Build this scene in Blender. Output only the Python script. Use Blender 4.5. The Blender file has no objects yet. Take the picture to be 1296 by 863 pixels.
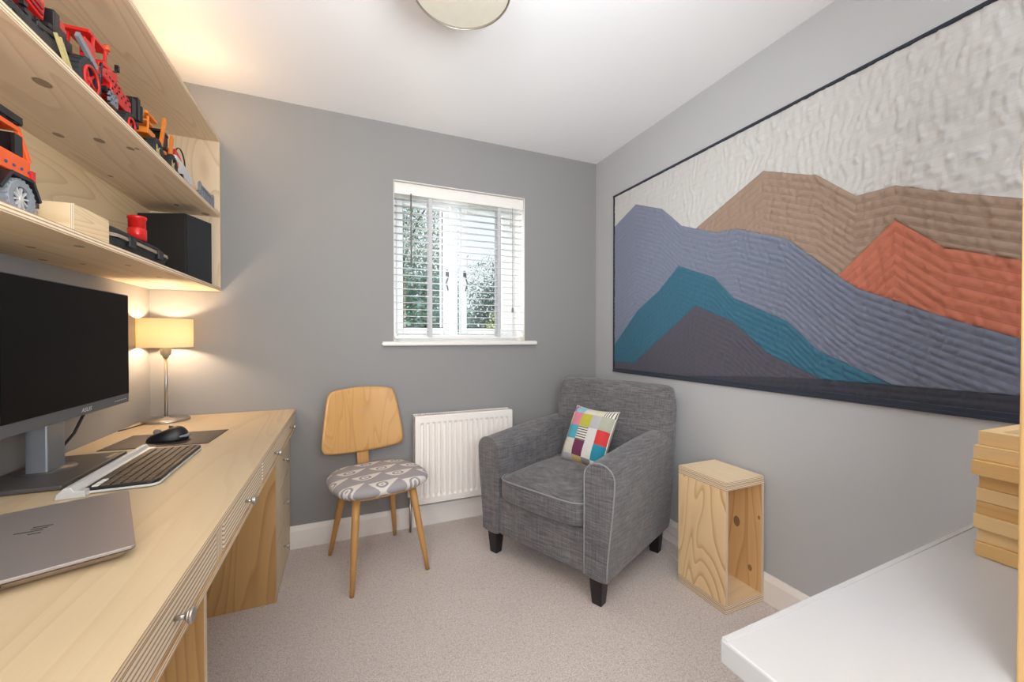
import bpy, bmesh, math, random
from mathutils import Vector, Matrix, noise
random.seed(7)
PI = math.pi
S = bpy.context.scene
COL = S.collection
R = math.radians

# ------------------------------------------------------------------ camera
cd = bpy.data.cameras.new('camera'); cam = bpy.data.objects.new('camera', cd); COL.objects.link(cam)
cd.sensor_width = 36; cd.lens = 14.0; cd.clip_start = 0.02
cam.location = (0, 0, 1.145); cam.rotation_euler = (R(90 - 0.62), 0, R(-22.8))
S.camera = cam

# ------------------------------------------------------------------ world, lights, exposure
w = bpy.data.worlds.new('sky'); S.world = w; w.use_nodes = True
nt = w.node_tree; bg = nt.nodes['Background']
tc = nt.nodes.new('ShaderNodeTexCoord'); sp = nt.nodes.new('ShaderNodeSeparateXYZ'); cr = nt.nodes.new('ShaderNodeValToRGB')
nt.links.new(tc.outputs['Generated'], sp.inputs[0]); nt.links.new(sp.outputs['Z'], cr.inputs[0]); nt.links.new(cr.outputs[0], bg.inputs[0])
cr.color_ramp.elements[0].position = 0.0; cr.color_ramp.elements[0].color = (0.86, 0.90, 0.95, 1)
cr.color_ramp.elements[1].position = 0.9; cr.color_ramp.elements[1].color = (0.62, 0.74, 0.92, 1)
bg.inputs[1].default_value = 1.3

def area(name, loc, rot, sx, sy, power, color):
    l = bpy.data.lights.new(name, 'AREA'); l.shape = 'RECTANGLE'; l.size = sx; l.size_y = sy; l.energy = power; l.color = color
    o = bpy.data.objects.new(name, l); o.location = loc; o.rotation_euler = rot; COL.objects.link(o); return o
# fill lamp added behind the camera, and the photographer's flash aimed up at the ceiling
area('rear_fill_light', (-0.62, -0.85, 1.45), (R(90), 0, R(-58)), 0.7, 1.4, 38, (1.0, 0.985, 0.975))
area('bounce_flash', (0.42, -0.25, 1.35), (R(148), 0, 0), 0.6, 0.6, 46, (0.90, 0.96, 1.0))
# unseen lamp added left of the window for the right wall; sky daylight above
area('garden_fill_light', (-0.65, 3.75, 1.45), (R(-90), 0, R(52)), 1.8, 2.2, 120, (0.95, 0.98, 1.0))
area('sky_daylight', (0.7, 3.7, 3.5), (R(-45), 0, 0), 2.6, 1.4, 150, (0.93, 0.97, 1.0))
S.view_settings.view_transform = 'Standard'; S.view_settings.look = 'None'
S.view_settings.gamma = 1.0; S.view_settings.exposure = 0.0; S.view_settings.use_curve_mapping = False
S.cycles.max_bounces = 8; S.cycles.diffuse_bounces = 5; S.cycles.sample_clamp_indirect = 6

# ------------------------------------------------------------------ materials
def lin(c):
    return tuple(((v / 255) / 12.92 if v / 255 <= 0.04045 else ((v / 255 + 0.055) / 1.055) ** 2.4) for v in c) + (1,)

class NT:
    def __init__(s, name):
        s.m = bpy.data.materials.new(name); s.m.use_nodes = True; s.t = s.m.node_tree; s.b = s.t.nodes['Principled BSDF']
    def n(s, typ, ins=None, **kw):
        x = s.t.nodes.new('ShaderNode' + typ)
        for k, v in kw.items(): setattr(x, k, v)
        for k, v in (ins or {}).items():
            if hasattr(v, 'is_output'): s.t.links.new(v, x.inputs[k])
            else: x.inputs[k].default_value = v
        return x
    def l(s, a, b): s.t.links.new(a, b)
    def math(s, op, a, b=0.0, c=0.0, clamp=False):
        x = s.n('Math', {0: a, 1: b, 2: c}, operation=op); x.use_clamp = clamp; return x.outputs[0]
    def mix(s, f, a, b):
        x = s.n('Mix', data_type='RGBA')
        for sock, v in ((x.inputs[0], f), (x.inputs[6], a), (x.inputs[7], b)):
            if hasattr(v, 'is_output'): s.l(v, sock)
            else: sock.default_value = v
        return x.outputs[2]
    def noise(s, vec, scale=5, detail=2, rough=.5, dist=0):
        return s.n('TexNoise', {'Vector': vec, 'Scale': scale, 'Detail': detail, 'Roughness': rough, 'Distortion': dist}).outputs['Fac']
    def map(s, vec, sc=(1, 1, 1), loc=(0, 0, 0), rot=(0, 0, 0)):
        return s.n('Mapping', {'Vector': vec, 'Scale': sc, 'Location': loc, 'Rotation': rot}).outputs[0]
    def ramp(s, f, stops, mode='LINEAR'):
        x = s.n('ValToRGB', {0: f}); r = x.color_ramp; r.interpolation = mode
        while len(r.elements) < len(stops): r.elements.new(0.5)
        for e, (p, c) in zip(r.elements, stops): e.position = p; e.color = c
        return x.outputs[0]
    def bump(s, h, strength=.3, dist=.002):
        s.l(s.n('Bump', {'Height': h, 'Strength': strength, 'Distance': dist}).outputs[0], s.b.inputs['Normal'])
    def col(s, c):
        if hasattr(c, 'is_output'): s.l(c, s.b.inputs['Base Color'])
        else: s.b.inputs['Base Color'].default_value = c
    def set(s, **k):
        for a, v in k.items(): s.b.inputs[a.replace('_', ' ')].default_value = v
        return s

_pm = {}
def plain(name, rgb, rough=.5, metal=0, var=.06, **kw):
    """one colour with slight procedural unevenness"""
    if name in _pm: return _pm[name]
    t = NT(name); c = lin(rgb); co = t.n('TexCoord').outputs['Object']
    f = t.noise(co, 35, 3)
    t.col(t.mix(f, tuple(v * (1 - var) for v in c[:3]) + (1,), tuple(min(1, v * (1 + var)) for v in c[:3]) + (1,)))
    t.set(Roughness=rough, Metallic=metal, **kw); _pm[name] = t.m; return t.m

def wood_face(name, base, line, rings=7, scale=(0.8, 5), rough=.45, knots=(), contrast=.7, seed=0, sheen=0):
    t = NT(name); uv = t.n('TexCoord').outputs['UV']
    warp = t.noise(t.map(uv, (scale[0], scale[1], 1), (seed, seed * .37, seed)), 1.0, 2, .45, .5)
    v = t.math('FRACT', t.math('MULTIPLY', warp, rings))
    band = t.ramp(v, [(0, (0, 0, 0, 1)), (.62, (.25, .25, .25, 1)), (.93, (1, 1, 1, 1)), (1, (0, 0, 0, 1))])
    fib = t.noise(t.map(uv, (6, 260, 1), (seed, 0, 0)), 1.0, 3, .6)
    broad = t.noise(t.map(uv, (.9, 3, 1), (seed + 3, 1, 0)), 1.2, 2)
    m = t.math('MULTIPLY', t.math('MULTIPLY', band, contrast), t.math('MULTIPLY', broad, 1.5), clamp=True)
    c = t.mix(m, lin(base), lin(line))
    c = t.mix(t.math('MULTIPLY', fib, .28), c, lin(tuple(int(a * .8) for a in base)))
    for (ku, kv, kr) in knots:
        d = t.n('VectorMath', {0: t.map(uv, (1 / (kr * 1.5), 1 / kr, 0), (-ku / (kr * 1.5), -kv / kr, 0))}, operation='LENGTH').outputs['Value']
        d = t.math('ADD', d, t.math('MULTIPLY', t.math('SUBTRACT', fib, .5), .25))
        k = t.ramp(d, [(0, (.85, .85, .85, 1)), (.62, (.8, .8, .8, 1)), (.8, (1, 1, 1, 1)), (1, (0, 0, 0, 1))])
        c = t.mix(t.math('MULTIPLY', k, .85), c, lin((92, 62, 42)))
    t.col(c); t.set(Roughness=rough); t.bump(fib, .12, .0006)
    return t.m

def ply_edge(name, light, dark, plies=7, rough=.6):
    """v runs 0..1 across the board's thickness; thin veneers alternate"""
    t = NT(name); uv = t.n('TexCoord').outputs['UV']; s = t.n('SeparateXYZ', {0: uv})
    wob = t.noise(t.map(uv, (2, .3, 1)), 2, 1)
    v = t.math('ADD', t.math('MULTIPLY', s.outputs[1], plies), t.math('MULTIPLY', wob, .35))
    f = t.math('PINGPONG', v, 1.0)
    fib = t.noise(t.map(uv, (5, plies * 3.5, 1)), 1, 3, .7)
    c = t.mix(t.ramp(f, [(.5, (0, 0, 0, 1)), (.72, (1, 1, 1, 1))]), lin(light), lin(dark))
    gap = t.ramp(t.noise(t.map(uv, (5, plies * 1.4, 1), (3, 7, 0)), 1, 1), [(.70, (0, 0, 0, 1)), (.74, (1, 1, 1, 1))])
    c = t.mix(t.math('MULTIPLY', gap, .55), c, lin((95, 70, 48)))
    c = t.mix(t.math('MULTIPLY', fib, .3), c, lin(tuple(int(a * .75) for a in light)))
    t.col(c); t.set(Roughness=rough); t.bump(fib, .2, .0006); return t.m

M = {}
M['edge'] = ply_edge('plywood_edge', (246, 230, 202), (172, 126, 80), 5)
M['edge_many'] = ply_edge('laminated_plywood_edge', (244, 230, 206), (172, 134, 92), 13)
M['edge_pale'] = wood_face('pale_streaked_plywood', (232, 214, 182), (206, 178, 140), 12, (.5, 5), .5, contrast=.5, seed=51)
M['desk'] = wood_face('desk_plywood', (208, 187, 152), (184, 152, 112), 13, (.35, 3.2), .38, contrast=.42, seed=2)
M['desk_side'] = wood_face('desk_side_plywood', (214, 172, 112), (172, 118, 62), 16, (.7, 3.0), .5, contrast=.8, seed=9)
M['shelf'] = wood_face('shelf_plywood', (234, 212, 180), (198, 168, 132), 20, (.5, 4.0), .55, contrast=.6, seed=4)
M['shelf_back'] = wood_face('shelf_back_plywood', (238, 212, 170), (206, 168, 118), 24, (.6, 5.5), .5, contrast=.75, seed=6)
M['shelf_under'] = wood_face('shelf_underside_plywood', (234, 212, 182), (192, 162, 128), 18, (.45, 4.0), .55, contrast=.55, seed=5,
    knots=[(1.298, -.653, .016), (1.614, -.779, .012), (1.611, -.686, .013), (1.641, -.624, .010), (1.635, -.606, .006), (2.374, -.623, .017), (2.26, -.70, .010), (1.29, -.77, .012), (1.95, -.80, .008), (.95, -.70, .014)])
M['shelf_low'] = wood_face('low_shelf_underside_plywood', (236, 212, 176), (200, 168, 126), 18, (.45, 4.0), .55, contrast=.55, seed=8,
    knots=[(1.642, -.83, .010), (1.683, -.76, .008), (1.36, -.62, .010), (1.66, -.64, .008), (1.95, -.66, .009), (2.1, -.75, .007), (1.42, -.74, .009)])
M['box'] = wood_face('side_box_plywood', (252, 222, 172), (206, 146, 84), 20, (1.3, 4.2), .45, contrast=1.0, seed=12)
M['box_in'] = wood_face('side_box_inner_plywood', (232, 194, 138), (194, 138, 82), 15, (.6, 4.5), .5, contrast=.7, seed=15, knots=[(.30, 1.276, .017), (.12, 1.21, .010), (.36, 1.17, .006)])
M['box_top'] = wood_face('side_box_top_plywood', (250, 226, 188), (226, 190, 142), 12, (.8, 3.0), .45, contrast=.5, seed=17)
M['oak'] = wood_face('oak_veneer', (218, 168, 104), (180, 126, 66), 16, (.9, 7), .38, contrast=.6, seed=21)
M['oak_leg'] = wood_face('oak_leg_wood', (206, 154, 90), (176, 122, 66), 8, (.6, 8), .4, contrast=.5, seed=23)
M['frame_oak'] = [wood_face('frame_oak_%s' % n, b, l, 4, (1.2, 14), .5, contrast=.6, seed=30 + i) for i, (n, b, l) in enumerate(
    [('pale', (248, 216, 162), (226, 186, 128)), ('honey', (242, 202, 138), (214, 168, 102)), ('tan', (228, 186, 124), (196, 150, 94))])]
M['upright'] = wood_face('pale_board', (206, 168, 112), (186, 146, 92), 3, (.5, 5), .5, contrast=.5, seed=41)

def wallmat(name, rgb):
    t = NT(name); co = t.n('TexCoord').outputs['Object']
    f = t.noise(co, 1.2, 3); c = lin(rgb)
    t.col(t.mix(f, tuple(v * .95 for v in c[:3]) + (1,), tuple(v * 1.05 for v in c[:3]) + (1,)))
    t.set(Roughness=.78); t.bump(t.noise(co, 220, 2), .06, .001); return t.m
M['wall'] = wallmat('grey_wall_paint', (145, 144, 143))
M['wall_r'] = wallmat('window_lit_wall_paint', (186, 188, 190))  # wall grey lightened on this side to stand in for window light
M['ceil'] = wallmat('white_ceiling_paint', (248, 248, 249))
M['white'] = plain('white_gloss_paint', (236, 232, 226), .32, var=.015)
M['skirt'] = plain('cream_skirting_paint', (246, 240, 234), .4, var=.02)
M['upvc'] = plain('white_window_frame', (242, 243, 245), .3, var=.01)
def carpet():
    t = NT('beige_carpet'); co = t.n('TexCoord').outputs['Object']
    a = t.noise(co, 190, 3, .8); b = t.noise(co, 9, 3, .6); g = t.noise(co, 60, 2, .7)
    c = t.mix(t.ramp(a, [(.32, (0, 0, 0, 1)), (.66, (1, 1, 1, 1))]), lin((192, 172, 162)), lin((255, 248, 243)))
    c = t.mix(t.math('MULTIPLY', t.ramp(g, [(.5, (0, 0, 0, 1)), (.75, (1, 1, 1, 1))]), .35), c, lin((170, 148, 138)))
    c = t.mix(t.math('MULTIPLY', b, .22), c, lin((196, 176, 166)))
    t.col(c); t.set(Roughness=1.0, Sheen_Weight=.2); t.bump(t.math('ADD', a, g), .75, .006); return t.m
M['carpet'] = carpet()

def slub(name, dark, light, sc=1.0):
    t = NT(name); co = t.n('TexCoord').outputs['Object']
    h = t.noise(t.map(co, (14, 14, 190)), sc, 4, .7, .3); v = t.noise(t.map(co, (210, 210, 10)), sc, 3, .6, .2)
    b = t.noise(co, 5, 3)
    f = t.math('ADD', t.math('ADD', t.math('MULTIPLY', h, .6), t.math('MULTIPLY', v, .3)), t.math('MULTIPLY', b, .14))
    t.col(t.ramp(f, [(.36, lin(dark)), (.50, lin(tuple((a + b2) // 2 for a, b2 in zip(dark, light)))), (.68, lin(light))]))
    t.set(Roughness=.95, Sheen_Weight=.25); t.bump(t.math('ADD', h, v), .35, .0015); return t.m
M['chair_fab'] = slub('charcoal_slub_fabric', (66, 65, 68), (134, 132, 133))
M['piping'] = plain('grey_piping', (150, 150, 150), .8)
M['black_wood'] = plain('black_stained_wood', (30, 27, 27), .4)
M['black'] = plain('black_plastic', (24, 25, 27), .42)
M['black_tex'] = plain('black_vinyl', (34, 35, 37), .7)
M['screen'] = plain('black_screen', (2, 2, 3), .5, var=0, Specular_IOR_Level=.12)
M['gunmetal'] = plain('gunmetal_plastic', (92, 96, 102), .42, .3)
M['stand_metal'] = plain('stand_metal', (150, 154, 160), .35, .6)
M['stand_base'] = plain('stand_base_dark', (84, 80, 78), .45, .3)
M['steel'] = plain('brushed_steel', (190, 186, 180), .3, 1.0)
M['laptop'] = plain('laptop_aluminium', (158, 150, 147), .42, .5, var=.02)
M['laptop_edge'] = plain('laptop_side_aluminium', (176, 160, 148), .35, .7, var=.02)
M['silver'] = plain('silver_plastic', (206, 206, 206), .35, .2)
M['key'] = plain('key_plastic', (88, 76, 62), .5)
M['key_white'] = plain('white_key', (225, 222, 215), .5)
M['leather'] = plain('dark_leather', (58, 50, 46), .6)
M['desk_white'] = plain('white_laminate', (192, 192, 193), .35, var=.012)
M['grey_metal'] = plain('dark_grey_metal', (96, 98, 102), .45, .4)
M['red'] = plain('red_toy_plastic', (206, 34, 30), .28)
M['orange'] = plain('orange_toy_plastic', (232, 92, 34), .3)
M['amber'] = plain('amber_toy_plastic', (232, 132, 44), .3)
M['toy_black'] = plain('black_toy_plastic', (30, 31, 34), .35)
M['toy_grey'] = plain('grey_toy_plastic', (132, 136, 142), .35)
M['toy_white'] = plain('white_toy_plastic', (214, 214, 216), .35)
M['toy_yellow'] = plain('yellow_toy_plastic', (196, 180, 120), .35)
M['tyre'] = plain('tyre_rubber', (46, 47, 50), .75)
M['tyre_grey'] = plain('grey_tyre_rubber', (134, 140, 146), .7)
M['band'] = plain('beige_band', (168, 150, 130), .5)
M['wire'] = plain('wire_metal', (170, 172, 172), .35, .8)
M['blue_clip'] = plain('blue_cable', (40, 78, 128), .5)
M['cord_white'] = plain('white_cord', (226, 224, 220), .5)
M['cord_black'] = plain('black_cord', (18, 18, 20), .45)
M['tape'] = plain('white_ladder_tape', (196, 197, 199), .8)
M['wand'] = plain('grey_wand', (112, 114, 116), .4)
def slatmat():
    t = NT('white_blind_slat'); t.col(lin((244, 244, 245))); t.set(Roughness=.4)
    tr = t.n('BsdfTranslucent', {'Color': (.9, .9, .9, 1)}); mx = t.n('MixShader', {0: .5}); out = t.t.nodes['Material Output']
    t.l(t.b.outputs[0], mx.inputs[1]); t.l(tr.outputs[0], mx.inputs[2]); t.l(mx.outputs[0], out.inputs[0]); return t.m
M['slat'] = slatmat()
def glassmat():
    t = NT('window_glass'); out = t.t.nodes['Material Output']
    tr = t.n('BsdfTransparent', {'Color': (.97, .985, .98, 1)}); gl = t.n('BsdfGlossy', {'Color': (1, 1, 1, 1), 'Roughness': .02})
    mx = t.n('MixShader', {0: .05}); t.l(tr.outputs[0], mx.inputs[1]); t.l(gl.outputs[0], mx.inputs[2]); t.l(mx.outputs[0], out.inputs[0]); return t.m
M['glass'] = glassmat()
def shademat(name, rgb, transl):
    t = NT(name); co = t.n('TexCoord').outputs['Object']; f = t.noise(t.map(co, (400, 400, 60)), 1, 2)
    t.col(t.mix(f, lin(rgb), lin(tuple(int(a * .94) for a in rgb)))); t.set(Roughness=.8)
    tr = t.n('BsdfTranslucent', {'Color': lin(rgb)}); mx = t.n('MixShader', {0: transl}); out = t.t.nodes['Material Output']
    t.l(t.b.outputs[0], mx.inputs[1]); t.l(tr.outputs[0], mx.inputs[2]); t.l(mx.outputs[0], out.inputs[0]); return t.m
M['shade'] = shademat('cream_lampshade', (246, 232, 204), .5)
M['drum'] = shademat('taupe_drum_shade', (158, 151, 134), .15)

# ------------------------------------------------------------------ mesh tools
class MB:
    """collects shapes; build() links them as ONE mesh object. every face may carry uvs"""
    def __init__(s): s.v = []; s.f = []; s.uv = []; s.mi = []; s.sm = []
    def face(s, idx, uv=None, mi=0, smooth=False): s.f.append(tuple(idx)); s.uv.append(uv); s.mi.append(mi); s.sm.append(smooth)
    def box(s, c, d, rot=None, grain=None, thin=None, mi=(0, 0), off=None):
        c = Vector(c); h = Vector(d) / 2; b = len(s.v)
        for i in range(8):
            p = Vector(((-1, 1)[i & 1] * h.x, (-1, 1)[i >> 1 & 1] * h.y, (-1, 1)[i >> 2] * h.z))
            s.v.append(c + (rot @ p if rot else p))
        thin = thin if thin is not None else min(range(3), key=lambda i: d[i])
        grain = grain if grain is not None else max(range(3), key=lambda i: d[i])
        o = off if off is not None else (random.uniform(0, 9), random.uniform(0, 9))
        for ax, fs in ((0, ((0, 4, 6, 2), (1, 3, 7, 5))), (1, ((0, 1, 5, 4), (2, 6, 7, 3))), (2, ((0, 2, 3, 1), (4, 5, 7, 6)))):
            for q in fs:
                uv = []
                for i in q:
                    loc = [c[k] + (-1, 1)[i >> k & 1] * h[k] for k in range(3)]
                    if ax == thin:
                        cr_ = [k for k in range(3) if k != thin and k != grain][0]
                        uv.append((loc[grain] + o[0], loc[cr_] + o[1]))
                    else:
                        ot = [k for k in range(3) if k != thin and k != ax][0]
                        uv.append((loc[ot], float(i >> thin & 1)))
                s.face([b + i for i in q], uv, mi[0] if ax == thin else mi[1])
        return s
    def cyl(s, p0, p1, r0, r1=None, n=16, cap=True, mi=0, smooth=True):
        p0 = Vector(p0); p1 = Vector(p1); r1 = r0 if r1 is None else r1; d = (p1 - p0); L = d.length; d.normalize()
        a = d.orthogonal().normalized(); c = d.cross(a); b = len(s.v)
        for p, r in ((p0, r0), (p1, r1)):
            for i in range(n):
                t = 2 * PI * i / n; s.v.append(p + a * math.cos(t) * r + c * math.sin(t) * r)
        for i in range(n):
            j = (i + 1) % n; s.face((b + i, b + j, b + n + j, b + n + i), [(0, i * r0 * 6 / n), (0, (i + 1) * r0 * 6 / n), (L, (i + 1) * r0 * 6 / n), (L, i * r0 * 6 / n)], mi, smooth)
        if cap: s.face([b + i for i in range(n)][::-1], None, mi); s.face([b + n + i for i in range(n)], None, mi)
        return s
    def tube(s, pts, r, n=8, mi=0, closed=False):
        pts = [Vector(p) for p in pts]; b = len(s.v); m = len(pts); prev = None
        for k, p in enumerate(pts):
            d = (pts[(k + 1) % m] - pts[k - 1]) if closed else (pts[min(k + 1, m - 1)] - pts[max(k - 1, 0)])
            d.normalize(); a = d.orthogonal().normalized() if prev is None else (prev - d * prev.dot(d)).normalized(); prev = a; c = d.cross(a)
            rr = r[k] if isinstance(r, (list, tuple)) else r
            for i in range(n):
                t = 2 * PI * i / n; s.v.append(p + a * math.cos(t) * rr + c * math.sin(t) * rr)
        for k in range(m if closed else m - 1):
            k2 = (k + 1) % m
            for i in range(n):
                j = (i + 1) % n; s.face((b + k * n + i, b + k * n + j, b + k2 * n + j, b + k2 * n + i), [(k * .02, i * .01), (k * .02, i * .01 + .01), (k * .02 + .02, i * .01 + .01), (k * .02 + .02, i * .01)], mi, True)
        if not closed: s.face([b + i for i in range(n)][::-1], None, mi); s.face([b + (m - 1) * n + i for i in range(n)], None, mi)
        return s
    def lathe(s, prof, c=(0, 0, 0), n=32, mi=0, smooth=True):
        c = Vector(c); b = len(s.v); m = len(prof)
        for r, z in prof:
            for i in range(n):
                t = 2 * PI * i / n; s.v.append(c + Vector((math.cos(t) * r, math.sin(t) * r, z)))
        for k in range(m - 1):
            for i in range(n):
                j = (i + 1) % n; s.face((b + k * n + i, b + k * n + j, b + (k + 1) * n + j, b + (k + 1) * n + i), None, mi, smooth)
        return s
    def prism(s, poly, d, mi=0, miside=None, smooth=False):
        """poly: list of 3D points (planar), extruded by vector d"""
        b = len(s.v); n = len(poly); d = Vector(d)
        for p in poly: s.v.append(Vector(p))
        for p in poly: s.v.append(Vector(p) + d)
        s.face([b + i for i in range(n)][::-1], None, mi); s.face([b + n + i for i in range(n)], None, mi)
        for i in range(n):
            j = (i + 1) % n; s.face((b + i, b + j, b + n + j, b + n + i), None, mi if miside is None else miside, smooth)
        return s
    def build(s, name, mats, parent=None, bevel=0, seg=2, sub=0, loc=None, fix=True, smooth=None):
        me = bpy.data.meshes.new(name); me.from_pydata([tuple(v) for v in s.v], [], s.f)
        if not isinstance(mats, (list, tuple)): mats = [mats]
        for m in mats: me.materials.append(m)
        uvl = me.uv_layers.new(name='UVMap')
        for p, uv, mi, sm in zip(me.polygons, s.uv, s.mi, s.sm):
            p.material_index = mi; p.use_smooth = sm if smooth is None else smooth
            for q, li in enumerate(p.loop_indices):
                if uv: uvl.data[li].uv = uv[q]
                else:
                    co = me.vertices[me.loops[li].vertex_index].co; nn = p.normal
                    k = max(range(3), key=lambda i: abs(nn[i]))
                    uvl.data[li].uv = ((co.z, co.y) if k == 0 else (co.z, co.x) if k == 1 else (co.y, co.x))
        if fix:
            bm = bmesh.new(); bm.from_mesh(me); bmesh.ops.recalc_face_normals(bm, faces=bm.faces); bm.to_mesh(me); bm.free()
        o = bpy.data.objects.new(name, me); COL.objects.link(o)
        if parent: o.parent = parent
        if loc: o.location = loc
        if bevel:
            md = o.modifiers.new('bevel', 'BEVEL'); md.width = bevel; md.segments = seg; md.limit_method = 'ANGLE'; md.angle_limit = R(40)
            if not hasattr(md, 'x'): md.harden_normals = False
        if sub:
            md = o.modifiers.new('subdivision', 'SUBSURF'); md.levels = sub; md.render_levels = sub
        return o

def thing(name, label, cat, loc=(0, 0, 0), rz=0, group=None):
    o = bpy.data.objects.new(name, None); COL.objects.link(o); o.location = loc; o.rotation_euler = (0, 0, rz); o.empty_display_size = .05
    return tag(o, label, cat, group)
def tag(o, label, cat, group=None):
    o['label'] = label; o['category'] = cat
    if group: o['group'] = group
    return o
def struct(o): o['kind'] = 'structure'; return o
def lab(o, t): o['label'] = t; return o
def B(name, parent, mats, c, d, bevel=0, **kw):
    if isinstance(mats, list) and 'mi' not in kw: kw['mi'] = (0, 1)
    return MB().box(c, d, **kw).build(name, mats, parent, bevel)
def copy_thing(root, loc, rz, label, group=None):
    r = root.copy(); COL.objects.link(r); r.location = loc; r.rotation_euler = (0, 0, rz); r['label'] = label
    for ch in list(root.children):
        c = ch.copy(); COL.objects.link(c); c.parent = r
        for g in list(ch.children):
            k = g.copy(); COL.objects.link(k); k.parent = c
    return r
def rz3(a): return Matrix.Rotation(a, 3, 'Z')
def cushion_mesh(mb, w, d, h, nx=20, ny=20, nz=6, p=.35, crown=.0, f=None, corner=.06):
    """soft box (superellipse section) centred at origin, crown bulges the top"""
    def sgnp(x, e): return math.copysign(abs(x) ** e, x)
    b = len(mb.v); nu, nv = 48, 18
    for j in range(nv + 1):
        ph = -PI / 2 + PI * j / nv
        for i in range(nu):
            th = 2 * PI * i / nu
            x = sgnp(math.cos(th), corner_e) * sgnp(math.cos(ph), p); y = sgnp(math.sin(th), corner_e) * sgnp(math.cos(ph), p); z = sgnp(math.sin(ph), p)
            q = Vector((x * w / 2, y * d / 2, z * h / 2))
            if z > 0: q.z += crown * max(0, (1 - x * x)) * max(0, (1 - y * y))
            mb.v.append(f(q) if f else q)
    for j in range(nv):
        for i in range(nu):
            k = (i + 1) % nu; mb.face((b + j * nu + i, b + j * nu + k, b + (j + 1) * nu + k, b + (j + 1) * nu + i), None, 0, True)
corner_e = .28

# ================================================================== THE SETTING
XL, XR, YB, YF, ZC = -.864, 1.686, 2.437, -1.3, 2.395
WX0, WX1, WZ0, WZ1 = .268, 1.117, 1.115, 2.072
struct(B('floor', None, M['carpet'], ((XL + XR) / 2, (YB + YF) / 2, -.03), (XR - XL + .3, YB - YF + .3, .06)))
struct(B('ceiling', None, M['ceil'], ((XL + XR) / 2, (YB + YF) / 2, ZC + .04), (XR - XL + .3, YB - YF + .5, .08)))
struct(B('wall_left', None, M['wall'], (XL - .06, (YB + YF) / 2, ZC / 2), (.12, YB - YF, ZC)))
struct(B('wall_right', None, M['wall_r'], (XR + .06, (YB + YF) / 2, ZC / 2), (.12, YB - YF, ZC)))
mb = MB(); T = .30
mb.box(((XL - .12 + WX0) / 2, YB + T / 2, ZC / 2), (WX0 - XL + .12, T, ZC))
mb.box(((XR + .12 + WX1) / 2, YB + T / 2, ZC / 2), (XR + .12 - WX1, T, ZC))
mb.box(((WX0 + WX1) / 2, YB + T / 2, WZ0 / 2), (WX1 - WX0, T, WZ0))
mb.box(((WX0 + WX1) / 2, YB + T / 2, (WZ1 + ZC) / 2), (WX1 - WX0, T, ZC - WZ1))
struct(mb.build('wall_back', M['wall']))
# rear wall behind the photographer with a doorway
mb = MB()
mb.box(((XL - .45) / 2 - .02, YF - .05, ZC / 2), (abs(-.45 - XL) - .02, .1, ZC)); mb.box(((1.55 + XR) / 2, YF - .05, ZC / 2), (XR - 1.55, .1, ZC)); mb.box((.55, YF - .05, (2.3 + ZC) / 2), (2.0, .1, ZC - 2.3))
struct(mb.build('wall_front', M['wall']))
# white window reveal linings
mb = MB(); yr = (YB + .002 + YB + .215) / 2; dr = .213
mb.box((WX1 - .002, yr, (WZ0 + WZ1) / 2), (.004, dr, WZ1 - WZ0)); mb.box((WX0 + .002, yr, (WZ0 + WZ1) / 2), (.004, dr, WZ1 - WZ0))
mb.box(((WX0 + WX1) / 2, yr, WZ1 - .002), (WX1 - WX0, dr, .004))
struct(mb.build('trim_1', M['white']))
# sill
struct(MB().box(((.199 + 1.194) / 2, YB - .018, 1.104), (.995, .044, .026)).box(((WX0 + WX1) / 2, YB + .11, 1.104), (WX1 - WX0 - .002, .22, .026)).build('trim_2', M['white'], bevel=.009, seg=3))
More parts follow.
